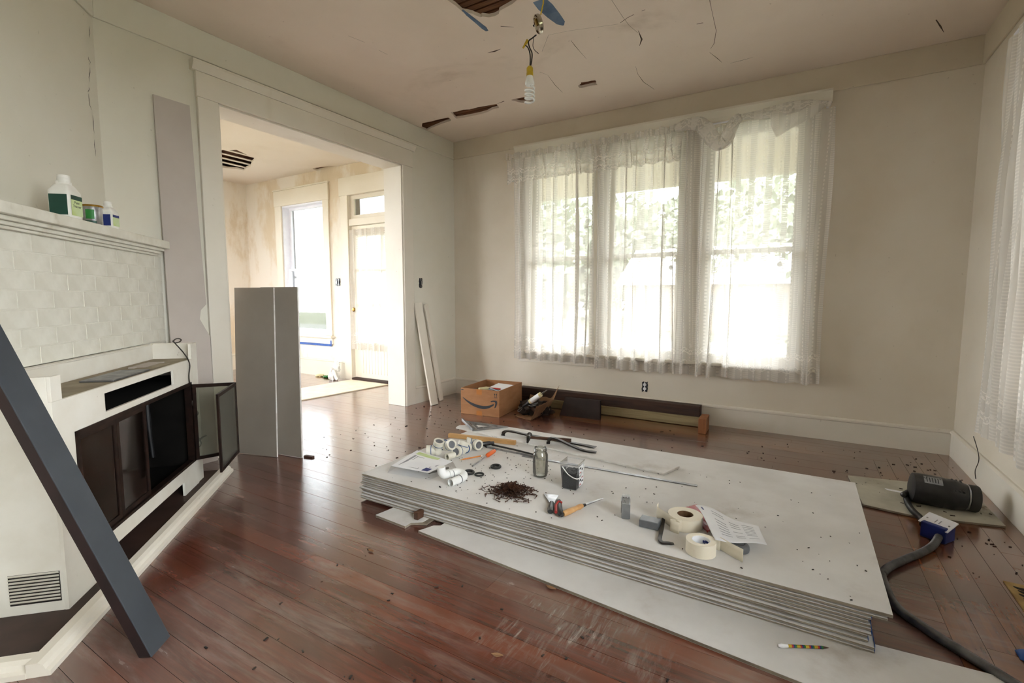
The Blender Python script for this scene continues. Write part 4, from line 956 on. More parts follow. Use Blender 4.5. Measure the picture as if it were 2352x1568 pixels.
NS = 11; ZB = .0135; PT = (TOP - ZB) / NS
for k in range(NS):
    z0 = ZB + k * PT; top2 = k >= NS - 2; low = k < 2
    nth = ('topmost', 'second', 'third', 'fourth', 'fifth', 'sixth', 'seventh', 'eighth', 'ninth', 'tenth', 'lowest')[NS - 1 - k]
    lab = 'topmost large drywall sheet of the stack, strewn with tools' if k == NS - 1 else '%s large sheet down from the top of the drywall stack' % nth if k else 'lowest large sheet of the drywall stack, resting on the scraps'
    x1 = X1 - (.012 if k == NS - 2 else 0) if top2 else .242 + (.012 if low else random.uniform(-.008, .006))
    sheet(X0 + (0 if top2 else random.uniform(-.02, .012)), x1, Y0 - (0 if top2 else random.uniform(-.006, .004)) - (.010 if low else 0), Y1 - random.uniform(0, .02), z0, lab, GS, PT - .0008, tape=not top2, taper=.0006 if k == NS - 1 else .0052)
# scrap sheets under the stack
a, b = gz(960, 1218, .0122), gz(1845, 1568, .0122)
yl = lambda x: a.y + (b.y - a.y) * (x - a.x) / (b.x - a.x)
sheet(-1.56, .62, yl(.62), 2.3, 0, 'low drywall sheet sticking out from under the stack towards the bare floor', 'drywall scraps under the stack', .0122,
      notch=[(-1.56, yl(-1.56)), (.62, yl(.62)), (.60, 1.93), (.24, 1.90), (.24, 2.3), (-1.5, 2.3), (-1.5, 1.82), (-1.53, 1.8)])
c1_, c2_, c3_ = gz(863, 1182, .0122), gz(930, 1208, .0122), gz(943, 1200, .0122)
sheet(-1.95, -1.6, 1.60, 2.1, 0, 'small ragged drywall offcut poking out at the corner of the stack', 'drywall scraps under the stack', .0122,
      notch=[(c1_.x, c1_.y), (c2_.x, c2_.y), (c3_.x, c3_.y), (-1.575, 1.80), (-1.6, 2.1), (c1_.x + .05, 2.1)])
MB().box(-1.66, -1.635, 1.80, 1.85, .0125, .052).build('wood_shim', MT['hickory'], label='small wooden shim jammed in the side of the drywall stack', cat='shim', bevel=.002)

# ================================================================== things lying on the stack
def G(u, v, dz=0.): return gz(u, v, TOP + dz)
def mpp(u, v): d = G(u, v) - CAM; return d.dot(FWD) / FPX
UP = V((0, 0, 1))
# narrow white strip along the back edge
s0, s1 = G(1047, 984), G(1526, 1091); s2 = G(1549, 1069); dr_ = (s1 - s0).normalized(); M = frame(s0, dr_); Ls = (s1 - s0).length
ws = thing('drywall_offcut', (s0 + s1) / 2, 'long narrow white drywall strip lying along the back of the stack', 'drywall')
MB(M).prism([(0, 0), (Ls, 0), (Ls + .03, .17), (.10, .17), (-.02, .06)], .0004, .0100).build('gypsum_core', MT['gypsum'], ws, bevel=.001)
MB(M).prism([(.001, .001), (Ls - .001, .001), (Ls + .028, .169), (.10, .169), (-.018, .06)], .0100, .0112).build('face_paper', MT['drywall_top'], ws)
ZS = .0116
# metal straightedge
a, b = G(1200, 1046, .003), G(1602, 1115, .003); M = frame(a, b - a)
MB(M).box(0, (b - a).length, -.012, .012, -.0025, .0006).build('straightedge', MT['alu'], label='long steel straightedge lying beside the jar and the tub', cat='ruler', bevel=.0006)
# speed square
p = [G(1062, 966, ZS), G(1087, 990, ZS), G(1168, 981, ZS)]
c0 = p[1]; ex = (p[2] - p[1]); M = frame(c0, ex); q = [M.inverted() @ x for x in p]; q = [V((x.x, x.y)) for x in q]
ctr = (q[0] + q[1] + q[2]) / 3
def inset(k, f): return [(ctr + (x - ctr) * f) for x in k]
sqr = thing('speed_square', c0, 'grey metal triangular speed square lying on the white strip', 'square')
def ring_tri(o_, i_, z0, z1, nm, mat):
    m = MB(M); m.add([(x.x, x.y, z) for z in (z0, z1) for x in o_] + [(x.x, x.y, z) for z in (z0, z1) for x in i_],
        [(0, 1, 4, 3), (1, 2, 5, 4), (2, 0, 3, 5), (6, 9, 10, 7), (7, 10, 11, 8), (8, 11, 9, 6), (3, 4, 10, 9), (4, 5, 11, 10), (5, 3, 9, 11), (0, 6, 7, 1), (1, 7, 8, 2), (2, 8, 6, 0)])
    m.build(nm, mat, sqr)
ring_tri(q, inset(q, .66), 0, .006, 'outer_blade', MT['alu']); ring_tri(inset(q, .52), inset(q, .34), 0, .006, 'inner_blade', MT['alu'])
d01 = (q[0] - q[1]); n01 = V((-d01.y, d01.x)).normalized() * .007
MB(M).prism([tuple(q[1] - n01), tuple(q[0] - n01), tuple(q[0] + n01), tuple(q[1] + n01)], 0, .022).build('fence', MT['alu'], sqr, bevel=.002)
for t in (.33, .8): 
    x = q[1].lerp(q[2], t); y = ctr + (x - ctr) * .45; x = ctr + (x - ctr) * .72; dd = V((y - x)); nn = V((-dd.y, dd.x)).normalized() * .006
    MB(M).prism([tuple(x - nn), tuple(y - nn), tuple(y + nn), tuple(x + nn)], 0, .005).build('web', MT['alu'], sqr)
# pine stick
a, b = G(1034, 1004), G(1184, 1021); M = frame(a, b - a); MB(M).box(-.01, (b - a).length, -.013, .016, .0003, .028).build('wood_stick', MT['pine'], label='short square pine stick lying behind the pipe fittings', cat='wood', bevel=.0015)
# hammer on the strip
a, b = G(1214, 1004, ZS + .032), G(1312, 1011, ZS + .024); ax = (b - a).normalized(); sd = UP.cross(ax).normalized(); hm = thing('claw_hammer', V((a.x, a.y, TOP + ZS)), 'old claw hammer with dark wooden handle lying over a pry bar', 'hammer')
MB().tube([a - ax * .01, a + ax * .04, a.lerp(b, .5), a.lerp(b, .8), b], [.011, .012, .013, .017, .015], 10, flat=.8).build('handle', MT['hickory'], hm, smooth=True)
MB().tube(smooth_path([a + sd * .064, a + sd * .05, a + sd * .028, a + sd * .012, a - sd * .02, a - sd * .045 - UP * .006, a - sd * .07 - UP * .018], 3), [.019] * 4 + [.015] * 3 + [.013] * 3 + [.017] * 3 + [.014] * 3 + [.009] * 2 + [.004], 10).build('head', MT['iron'], hm, smooth=True)
# flat bar with hooked end
def bar(name, pts, wd_, th, label, flare=True, nrm=UP):
    P = smooth_path(pts, 6); n = len(P); L = []
    for i, p in enumerate(P):
        t = (P[min(i + 1, n - 1)] - P[max(i - 1, 0)]).normalized(); sd_ = UP.cross(t)
        sd_ = sd_.normalized() if sd_.length > .2 else bar.sd; bar.sd = sd_; nn = t.cross(sd_).normalized(); k = i / (n - 1)
        w_ = wd_ * (1 + (.55 * max(0, (k - .85) / .15) if flare else 0)); h = th * (1 - .75 * max(0, (k - .9) / .1)) * (1 - .5 * max(0, (.06 - k) / .06))
        L += [p - sd_ * w_ / 2 - nn * h / 2, p + sd_ * w_ / 2 - nn * h / 2, p + sd_ * w_ / 2 + nn * h / 2, p - sd_ * w_ / 2 + nn * h / 2]
    F = [(0, 3, 2, 1), (4 * n - 4, 4 * n - 3, 4 * n - 2, 4 * n - 1)]
    for i in range(n - 1):
        for k in range(4): F.append((4 * i + k, 4 * i + (k + 1) % 4, 4 * i + 4 + (k + 1) % 4, 4 * i + 4 + k))
    return MB().add(L, F).build(name, MT['iron'], label=label, cat='pry bar', group='pry bars on the stack', bevel=.0015)
bar.sd = V((0, 1, 0))
z = ZS
bar('pry_bar', [G(1156, 1000, z + .004), G(1156, 995, z + .022), G(1162, 990, z + .032), G(1178, 991, z + .028), G(1215, 999, z + .012), G(1270, 1009, z + .006), G(1330, 1020, z + .005), G(1368, 1027, z + .006)], .026, .010, 'long flat pry bar with hooked end under the hammer')
bar('pry_bar', [G(1259, 1019, z + .004), G(1260, 1012, z + .026), G(1266, 1006, z + .040), G(1280, 1008, z + .036), G(1310, 1022, z + .018), G(1340, 1034, z + .007), G(1370, 1038, z + .005)], .024, .010, 'short black pry bar with bent claw crossing another bar')
# hacksaw
hs_ = thing('hacksaw', G(1130, 1030), 'black handled hacksaw lying behind the pine stick', 'saw')
MB().tube(smooth_path([G(1090, 1023, .012), G(1105, 1020, .016), G(1120, 1018, .016), G(1134, 1017, .014)], 4), [.012] * 5 + [.015] * 5 + [.012] * 3, 8).build('grip', MT['black'], hs_, smooth=True)
MB().tube([G(1130, 1021, .010), G(1180, 1032, .010), G(1232, 1045, .010)], .006, 6).build('frame', MT['iron'], hs_)
a, b = G(1118, 1027, .004), G(1234, 1050, .004); M = frame(a, b - a); MB(M).box(0, (b - a).length, -.0012, .0012, -.0036, .009).build('blade', MT['steel'], hs_)
MB().tube([a + UP * .002, G(1112, 1023, .010), G(1124, 1019, .014)], .006, 6).build('clamp', MT['iron'], hs_)
MB().tube([b, G(1232, 1045, .010)], .006, 6).build('clamp', MT['iron'], hs_)
# pencil and screwdriver
def pencil(name, a, b, r, body, label, stripes=None):
    ax_ = (b - a).normalized(); L = (b - a).length; t = thing(name, (a + b) / 2, label, 'pencil')
    if stripes:
        n = 20
        for k in range(n): MB().tube([a + ax_ * (.03 + (L - .05) * k / n), a + ax_ * (.03 + (L - .05) * (k + 1) / n)], r, 8).build('stripe', stripes[k % len(stripes)], t)
        MB().tube([a, a + ax_ * .012, a + ax_ * .014, a + ax_ * .03], [r * .9, r * 1.5, r * 1.3, r * 1.1], 10).build('eraser', MT['paper'], t, smooth=True)
    else:
        MB().tube([a + ax_ * .012, b - ax_ * .022], r, 6).build('barrel', body, t); MB().tube([a, a + ax_ * .012], r * .9, 8).build('eraser', MT['paper'], t)
    MB().tube([b - ax_ * .0222, b - ax_ * .005, b], [r, r * .35, .0005], 8).build('point', MT['pine'] if not stripes else MT['hickory'], t)
pencil('pencil', G(1108, 1046, .0045), G(1055, 1056, .0045), .0042, MT['pencil'], 'orange wooden pencil lying by the pipe fittings')
sd2 = thing('screwdriver', G(1110, 1052), 'screwdriver with bright orange handle lying near the pencil', 'screwdriver')
a, b, c = G(1085, 1070, .0042), G(1117, 1047, .012), G(1137, 1034, .014); x = (c - b).normalized()
MB().tube([a, a + (b - a) * .08, b], [.005, .0038, .0038], 8).build('shaft', MT['steel'], sd2, smooth=True)
MB().tube([b, b + x * .008, b + x * .02, b.lerp(c, .6), c - x * .008, c], [.007, .011, .0135, .0135, .012, .006], 12).build('handle', MT['orange'], sd2, smooth=True)
# rubber washers
for u, v, R_, r_, lab in ((1139, 1071, .026, .0065, 'thick black rubber ring with loose screws inside it'), (1101, 1089, .0235, .0042, 'thin black rubber ring beside the white trap pipe'), (1077, 1084, .027, .0060, 'black rubber ring half hidden behind the white trap pipe')):
    MB().torus(G(u, v, r_ * 1.2), R_, r_, 32, 10, 1.25).build('rubber_ring', MT['rubber'], label=lab, cat='washer', group='rubber rings on the stack', smooth=80)
# white trap pipe
RP = .0225
pt = thing('trap_pipe', G(1040, 1100), 'glossy white plastic trap pipe bent in a double curve', 'pipe')
e0, e1_ = G(1036, 1108, RP), G(1062, 1097, RP); d0 = (e1_ - e0).normalized(); side = UP.cross(d0)
lower = [e0, e1_]; c = e1_ + side * .030 + d0 * .0
arc = [e1_ + side * .030 + (-side * cos(t) + d0 * sin(t)) * .030 * V((1, 1, 1)).x for t in [k * pi / 8 for k in range(9)]]
arc = [V((p.x, p.y, TOP + RP + .016 * (i / 8))) for i, p in enumerate(arc)]
e2 = arc[-1] - d0 * .055; e2.z = TOP + RP + .024
elb = smooth_path([e2, e2 - d0 * .022 + UP * .003, e2 - d0 * .036 + UP * .022 + side * .004, e2 - d0 * .038 + UP * .048 + side * .006], 5)
MB().pipe(e0 - d0 * .004, e1_, RP * .94, RP * .82).build('straight_pipe', MT['pvc'], pt, smooth=True)
MB().tube([e1_ - d0 * .02] + arc + [arc[-1] - d0 * .02], RP, 18).build('return_bend', MT['pvc'], pt, smooth=True)
MB().tube([arc[-1] - d0 * .018, e2 + d0 * .004], RP * .97, 18).build('straight_pipe', MT['pvc'], pt, smooth=True)
MB().tube(elb, RP, 18).build('elbow', MT['pvc'], pt, smooth=True)
for p, q_ in ((e1_ - d0 * .022, d0), (arc[-1] - d0 * .022, d0)): MB().tube([p - q_ * .002, p + q_ * .002], RP * 1.03, 20).build('joint_line', MT['grey'], pt, smooth=True)
# pipe fittings
RF = .030
def fitting(name, c, dirs, label, ro=RF, rings=True, mat='pvc2'):
    c = V(c); t = thing(name, V((c.x, c.y, TOP)), label, 'pipe fitting', 'pipe fittings piled on the stack')
    MB().blob(c, (ro * 1.06,) * 3, 0, 1, 0, 20, 12).build('body', MT[mat], t, smooth=80)
    for d, L in dirs:
        d = V(d).normalized(); MB().tube([c, c + d * (L - .026)], ro * .96, 20).build('branch', MT[mat], t, smooth=True)
        so_ = MB().pipe(c + d * (L - .028), c + d * L, ro * 1.12, ro * .78, 22).build('socket', MT[mat], t, smooth=True)
        MB().tube([c + d * (L - .034), c + d * (L - .004)], ro * .79, 16).build('bore', MT['grey'], so_)
        if rings: MB().pipe(c + d * (L - .031), c + d * (L - .027), ro * 1.145, ro * .9, 22).build('blue_ring', MT['blue'], so_, smooth=True)
    return t
TC = (CAM - G(1060, 1020)); TC.z = 0; TC.normalize(); TS = UP.cross(TC)     # towards camera / camera left
fitting('tee_fitting', G(1060, 1033, RF * 1.12), ((TC * .8 - TS * .5 + UP * .12, .068), (-TC * .8 + TS * .5, .074), (UP * .9 + TS * .3 - TC * .2, .056)), 'white tee fitting with its wide open end facing the pencil')
fitting('elbow_fitting', G(1004, 1034, RF * 1.15), ((UP * .9 + TC * .3 + TS * .2, .072), (-TS, .066)), 'white elbow fitting with one open mouth pointing up')
fitting('elbow_fitting', G(1026, 1024, RF * 1.15 + .03), ((TC * .7 + TS * .5 + UP * .35, .062), (-TC * .8 - TS * .5, .06)), 'white elbow fitting resting on top of the pile')
fitting('elbow_fitting', G(1088, 1019, RF * 1.12), ((TC * .9 + TS * .6 + UP * .1, .058), (-TS * .9 + UP * .25, .052)), 'white elbow fitting nearest the hacksaw grip')
MB().pipe(G(1026, 1049, .019), G(1045, 1043, .019), .0205, .0165).build('pipe_stub', MT['pvc2'], label='short white pipe stub in front of the pile of fittings', cat='pipe fitting', group='pipe fittings piled on the stack', smooth=True)
MB().pipe(G(985, 1034, .022), G(1000, 1030, .022), .0225, .0175).build('pipe_stub', MT['pvc2'], label='white pipe stub behind the clear package', cat='pipe fitting', group='pipe fittings piled on the stack', smooth=True)
# clear blister package with printed card
bl = thing('blister_pack', G(965, 1062), 'torn clear plastic package with printed card beside the pipe fittings', 'package')
k0, k1, k2, k3 = G(898, 1070, .040), G(958, 1034, .040), G(1040, 1060, .040), G(985, 1086, .034)
def quad(a, b, c, d, th, nm, mat, par):
    n_ = (b - a).cross(d - a).normalized(); 
    if n_.z < 0: n_ = -n_
    P = [a, b, c, d]; P += [p + n_ * th for p in P]
    return MB().add(P, [(0, 3, 2, 1), (4, 5, 6, 7), (0, 1, 5, 4), (1, 2, 6, 5), (2, 3, 7, 6), (3, 0, 4, 7)]).build(nm, mat, par)
def bil(a, b, c, d, s_, t_): return a * (1 - s_) * (1 - t_) + b * s_ * (1 - t_) + c * s_ * t_ + d * (1 - s_) * t_
crd = quad(k0, k1, k2, k3, .0012, 'card', MT['paper'], bl)
B_ = lambda s_, t_, dz=.0016: bil(k0, k1, k2, k3, s_, t_) + UP * dz
for (s_0, s_1, t_0, t_1, mt) in ((.1, .75, .12, .18, 'print'), (.1, .7, .22, .24, 'print'), (.1, .12, .2, .62, 'print'), (.7, .72, .2, .62, 'print'), (.1, .72, .62, .64, 'print'), (.06, .26, .76, .92, 'blue_l'), (.45, .6, .76, .9, 'print'), (.7, .85, .74, .78, 'ink'), (.3, .42, .80, .83, 'ink'), (.8, .95, .1, .7, 'lime_l')):
    quad(B_(s_0, t_0), B_(s_1, t_0), B_(s_1, t_1), B_(s_0, t_1), .0003, 'print_block', MT[mt], crd)
f0, f1, f2, f3 = [V((p.x, p.y, TOP + .002)) for p in (k0, k1, k2, k3)]
ctr3 = (f0 + f1 + f2 + f3) / 4; f0, f1, f2, f3 = [ctr3 + (p - ctr3) * 1.12 for p in (f0, f1, f2, f3)]
u0, u1, u2, u3 = [p + UP * .0016 for p in (k0, k1, k2, k3)]
m = MB(); m.add([f0, f1, f2, f3, u0, u1, u2, u3], [(0, 1, 5, 4), (1, 2, 6, 5), (2, 3, 7, 6), (3, 0, 4, 7)]); m.build('clear_shell', MT['clear'], bl)
MB().tube([G(985, 1086, .012), G(1030, 1074, .012)], .006, 8).build('dark_hanger', MT['rubber'], bl, smooth=True)
# heap of rusty nails
rr = random.Random(6); m = MB(); nc = G(1172, 1130)
for i in range(460):
    an = rr.uniform(0, 2 * pi); ra = abs(rr.gauss(0, .062)); ra = min(ra, .14); c = nc + V((cos(an) * ra * 1.05, sin(an) * ra * .9, 0)); hmax = .044 * max(0, 1 - ra / .11)
    z = rr.uniform(.002, .004 + hmax); th = rr.uniform(0, 2 * pi); tl = rr.uniform(-.35, .35) * min(1, z / .012); L = rr.uniform(.032, .048)
    d = V((cos(th) * cos(tl), sin(th) * cos(tl), sin(tl))); c.z = TOP + z; p, q_ = c - d * L / 2, c + d * L / 2
    low = min(p.z, q_.z) - TOP
    if low < .0016: p.z += .0016 - low; q_.z += .0016 - low
    m.tube([p, q_], [.0014, .0016], 5); m.tube([q_, q_ + d * .0012], .0034, 6)
m.build('nail_heap', MT['nail'], label='heap of rusty old nails on the drywall stack', cat='nails', kind='stuff')
# glass jar
c = G(1241, 1092); jr = thing('glass_jar', c, 'empty cloudy glass jar without lid standing on the stack', 'jar')
MB().lathe([(0, .004), (.036, .004), (.040, .010), (.0425, .02), (.0425, .118), (.040, .128), (.034, .138), (.034, .143), (.0365, .145), (.0345, .149), (.0365, .153), (.034, .157), (.034, .164), (.0315, .164), (.0315, .14), (.037, .128), (.0395, .118), (.0395, .022), (.036, .012), (0, .010)], 32, c).build('jar_body', MT['jarglass'], jr, smooth=True)
MB().lathe([(0, .0), (.032, 0), (.038, .004), (.032, .006), (0, .006)], 28, c).build('jar_base', MT['jarglass'], jr, smooth=True)
MB().grid(lambda a, b: c + V((cos(3.35 + a * .55) * .0428, sin(3.35 + a * .55) * .0428, .045 + b * .065)), 6, 1).build('label_scrap', MT['print'], jr)
# plastic tub of black screws
b0_, b1_, b2_ = G(1325, 1128), G(1291, 1113), G(1349, 1103); M = frame(b0_, b2_ - b0_); wx = .098; wy = .088
tb = thing('screw_tub', b0_, 'clear square plastic tub half full of black screws', 'tub')
def frus(m, e0_, e1__, z0, z1): 
    m.add([(-e0_, -e0_, z0), (wx + e0_, -e0_, z0), (wx + e0_, wy + e0_, z0), (-e0_, wy + e0_, z0), (-e1__, -e1__, z1), (wx + e1__, -e1__, z1), (wx + e1__, wy + e1__, z1), (-e1__, wy + e1__, z1)],
          [(0, 1, 5, 4), (1, 2, 6, 5), (2, 3, 7, 6), (3, 0, 4, 7)])
m = MB(M); frus(m, -.006, .004, .001, .138); m.add([(.006, .006, .001), (wx - .006, .006, .001), (wx - .006, wy - .006, .001), (.006, wy - .006, .001)], [(0, 1, 2, 3)])
m.build('wall', MT['clear'], tb)
MB(M).tube([(-.005, -.005, .137), (wx + .005, -.005, .137), (wx + .005, wy + .005, .137), (-.005, wy + .005, .137)], .003, 8, closed=True).build('rim', MT['clear'], tb)
m = MB(M); m.grid(lambda a, b: V((.008 + (wx - .016) * a, .008 + (wy - .016) * b, .088 + .006 * noise.noise(V((a * 9, b * 9, 2))))), 16, 16)
m.box(.0075, wx - .0075, .0075, wy - .0075, .003, .086).build('screws', MT['screws'], tb, kind='stuff')
MB(M).box(.02, wx - .012, -.0045, -.0035, .016, .122).build('label_print', MT['paper'], tb)
for k in range(9): MB(M).box(.026 + (k % 2) * .03, .05 + (k % 2) * .03, -.0052, -.0046, .022 + k * .0105, .027 + k * .0105 + .002 * (k % 3)).build('print_block', MT['ink' if k % 3 else 'red'], tb)
MB(M).tube(smooth_path([(-.006, wy * .9, .12), (-.010, wy * .5, .085), (-.012, 0, .07), (.02, -.012, .072), (wx * .6, -.010, .088), (wx, -.006, .118)], 5), .0028, 6).build('handle', MT['pvc'], tb, smooth=True)
# putty knife, scraper, chisel
pk_ = thing('putty_knife', G(1268, 1165), 'wide steel putty knife with dark paint-caked handle', 'putty knife')
a, b, c, d = G(1249, 1134, .006), G(1283, 1137, .006), G(1273, 1155, .010), G(1262, 1154, .010)
quad(a, b, c, d, .0016, 'blade', MT['steel'], pk_)
MB().tube([G(1267, 1153, .011), G(1266, 1160, .013), G(1265, 1168, .014), G(1264, 1175, .013)], [.010, .012, .016, .013], 12, flat=.75).build('handle', MT['black'], pk_, smooth=True)
sc_ = thing('scraper', G(1285, 1165), 'red and black handled scraper beside the putty knife', 'scraper')
MB().tube([G(1283, 1150, .012), G(1283, 1158, .016), G(1285, 1170, .016), G(1288, 1180, .014), G(1291, 1184, .012)], [.012, .016, .014, .015, .009], 12, flat=.8).build('handle', MT['black'], sc_, smooth=True)
MB().tube([G(1277, 1176, .018), G(1277, 1160, .022), G(1283, 1152, .026), G(1291, 1155, .022)], .007, 8).build('red_grip', MT['red'], sc_, smooth=True)
a, b, c = G(1294, 1180, .014), G(1337, 1161, .013), G(1384, 1147, .004); x = (b - a).normalized(); y = (c - b).normalized()
ch = thing('chisel', b, 'wood chisel with pale wooden handle pointing at the tape measure', 'chisel')
MB().tube([a, a + x * .006, a.lerp(b, .35), a.lerp(b, .7), a.lerp(b, .88), b], [.009, .013, .014, .011, .013, .010], 12).build('handle', MT['handle'], ch, smooth=True)
MB().tube([b - x * .006, b + y * .022], [.010, .007], 10).build('ferrule', MT['iron'], ch, smooth=True)
M = frame(b + y * .018, y); L = (c - b).length - .018; MB(M).add([(0, -.006, -.003), (0, .006, -.003), (0, .006, .003), (0, -.006, .003), (L, -.006, -.002), (L, .006, -.002), (L, .006, -.001), (L, -.006, -.001)], [(0, 1, 2, 3), (7, 6, 5, 4), (0, 4, 5, 1), (1, 5, 6, 2), (2, 6, 7, 3), (3, 7, 4, 0)]).build('blade', MT['steel'], ch)
# tape measure standing up
c = G(1437, 1184); M = frame(c, (.93, .3, 0)); tm = thing('tape_measure', c, 'grey tape measure standing upright on the stack', 'tape measure')
pr_ = [(-.036, 0), (.034, 0), (.038, .01), (.038, .06), (.026, .088), (.006, .094), (-.02, .092), (-.036, .07)]
MB(M).extr([(p[0], p[1]) for p in pr_], -.019, .019).build('case', MT['silver'], tm, bevel=.004)
for x in (-.012, 0, .012): MB(M).extr([(-.02, .0925), (.006, .0945), (.026, .0885), (.026, .0925), (.006, .098), (-.02, .096)], x - .004, x + .004).build('chrome_rib', MT['steel'], tm)
MB(M).box(-.022, -.019, -.02, .03, .02, .075).build('belt_clip', MT['steel'], tm, bevel=.001)
# sanding block
c = G(1492, 1208); M = frame(c, (1, .02, 0)); MB(M).box(-.040, .042, -.028, .030, .0003, .033).build('sanding_block', MT['grey'], label='dark grey sanding block lying by the roll of tape', cat='block', bevel=.003)
# little nail puller
bar('nail_puller', [G(1524, 1190, .02), G(1523, 1196, .016), G(1521, 1210, .010), G(1517, 1228, .006), G(1516, 1240, .006), G(1522, 1246, .006), G(1534, 1247, .005), G(1548, 1248, .004)], .015, .008, 'small paint-splattered nail puller between block and tape roll', False)
# joint tape rolls
def roll(u, v, R_, r_, h, tail, label, blue):
    c = G(u, v); t = thing('joint_tape_roll', c, label, 'tape roll', 'joint tape rolls on the stack')
    MB().pipe(c + UP * .0005, c + UP * h, R_, r_, 40).build('paper_coil', MT['jtape'], t, smooth=True)
    cr = MB().pipe(c + UP * .0005, c + UP * (h - .001), r_, r_ - .0022, 36).build('core', MT['paper' if blue else 'cardcore'], t, smooth=True)
    if blue:
        for a0, z0 in ((.7, .55), (.95, .55), (1.25, .5), (.8, .28), (1.1, .28)):
            MB().grid(lambda a, b: c + V((cos(a0 + a * .28) * (r_ - .0026), sin(a0 + a * .28) * (r_ - .0026), h * (z0 + b * .2))), 4, 1).build('print_block', MT['blue_l'], cr)
    P = smooth_path(tail, 8); n = len(P)
    MB().grid(lambda a, b: P[min(int(round(a * (n - 1))), n - 1)] + UP * (b * h * .98), n - 1, 3).build('loose_tail', MT['jtape'], t, smooth=80, solid=.0006)
c = G(1573, 1206)
roll(1573, 1206, .072, .034, .052, [c + V((.0, -.073, .0005)), c + V((-.045, -.083, .0005)), G(1560, 1226, .0005), G(1535, 1206, .004), G(1517, 1194, .006), G(1508, 1186, .006), G(1512, 1178, .006)], 'large roll of white joint tape with brown core beside the nail puller', False)
c = G(1609, 1268)
roll(1609, 1268, .056, .0345, .052, [c + V((.02, .0565, .0005)), c + V((.06, .052, .0005)), G(1655, 1262, .0005), G(1680, 1277, .0005), G(1706, 1291, .0005)], 'smaller roll of white joint tape with blue printing inside its core', True)
# folded instruction sheet, red wrapper, round tape measure
pp = [G(1597, 1160, .03), G(1742, 1210, .05), G(1762, 1254, .016), G(1643, 1238, .062)]
sh_ = thing('paper_leaflet', G(1690, 1225), 'crumpled white instruction leaflet with small grey print', 'paper')
fold = lambda a, b: bil(*pp, a, b) + UP * (.012 * sin(a * 7 + b * 2) * (1 - .6 * b) + .007 * sin(b * 5 + a * 3)) * (1 - .5 * a)
MB().grid(fold, 26, 10).build('sheet', MT['paper'], sh_, smooth=80, solid=.0005)
rr = random.Random(8)
for k in range(9):
    t0 = .16 + k * .075
    for s0_, s1_ in ((.22, .42), (.5, .66), (.72, .9)):
        if rr.random() < .8: MB().grid(lambda a, b: fold(s0_ + (s1_ - s0_) * a, t0 + .018 * b) + UP * .0011, 8, 1).build('print_line', MT['print'], sh_)
MB().grid(lambda a, b: fold(.06 + .03 * a, .1 + .12 * b) + UP * .0011, 2, 2).build('print_mark', MT['blue_l'], sh_)
MB().grid(lambda a, b: bil(G(1568, 1168, .001), G(1600, 1160, .001), G(1652, 1215, .001), G(1625, 1225, .001), a, b) + UP * (.004 + .008 * abs(noise.noise(V((a * 5, b * 9, 1))))), 12, 16).build('plastic_wrapper', MT['red'], label='torn red plastic wrapper under the white leaflet', cat='wrapper', smooth=80, solid=.0006)
c = G(1697, 1264); M = frame(c, (1, 0, 0)); rt = thing('chalk_reel', c, 'round grey plastic reel under the edge of the leaflet', 'reel')
MB(M).lathe([(0, 0), (.030, 0), (.037, .004), (.039, .014), (.037, .024), (.031, .030), (.022, .032), (0, .032)], 32).build('case', MT['grey'], rt, smooth=True)
MB(M).torus((0, 0, .0318), .021, .0012, 28, 6).build('dial_ring', MT['rubber'], rt)
# striped pencil on the low sheet
pencil('pencil', gz(1788, 1482, .0195), gz(1904, 1487, .0172), .0048, None, 'pencil with yellow, blue and red stripes lying on the low drywall sheet', [MT['yellow'], MT['yellow'], MT['red'], MT['blue_l'], MT['green_b']])
# crumbs and dust on the board and the floor
rr = random.Random(21); m = MB()
for i in range(240):
    x, y = rr.uniform(X0 + .02, X1 - .02), rr.uniform(Y0 + .02, Y1 - .25)
    if i < 110: p = G(rr.gauss(1160, 80), rr.gauss(1090, 35)); x, y = min(max(p.x, X0 + .03), X1 - .02), min(max(p.y, Y0 + .03), Y1 - .3)
    r_ = rr.uniform(.0012, .0034) * (1.6 if rr.random() < .1 else 1); m.M = Matrix.Translation((x, y, TOP + .0004)) @ Matrix.Rotation(rr.uniform(0, 6), 4, 'Z'); m.box(-r_ * rr.uniform(.7, 2), r_, -r_ * .6, r_ * .6, 0, r_ * .7)
m.M = Matrix(); m.build('board_crumbs', MT['rubble'], label='dark crumbs and chips scattered over the top drywall sheet', cat='debris', kind='stuff')
m = MB()
for i in range(420):
    if i < 200: x, y = rr.uniform(.25, XR - .06), rr.uniform(1.4, 4.4)
    elif i < 300: x, y = rr.uniform(-3.3, .3), rr.uniform(3.3, 4.35)
    elif i < 360: x, y = rr.uniform(-3.4, -2.4), rr.uniform(2.2, 3.9)
    else: x, y = rr.uniform(-1.7, .4), rr.uniform(.7, 1.5)
    if .25 < x < .98 and 3.1 < y < 3.8 and rr.random() < .5: z = .014
    else: z = .0004
    if X0 - .05 < x < .6 and 1.5 < y < 3.2: continue
    r_ = rr.uniform(.0016, .0055); m.M = Matrix.Translation((x, y, z)) @ Matrix.Rotation(rr.uniform(0, 6), 4, 'Z'); m.box(-r_ * rr.uniform(.7, 3), r_, -r_ * .6, r_ * .6, 0, r_ * .6)
m.M = Matrix(); m.build('floor_debris', MT['rubble'], label='dark splinters and grit scattered over the wood floor', cat='debris', kind='stuff')
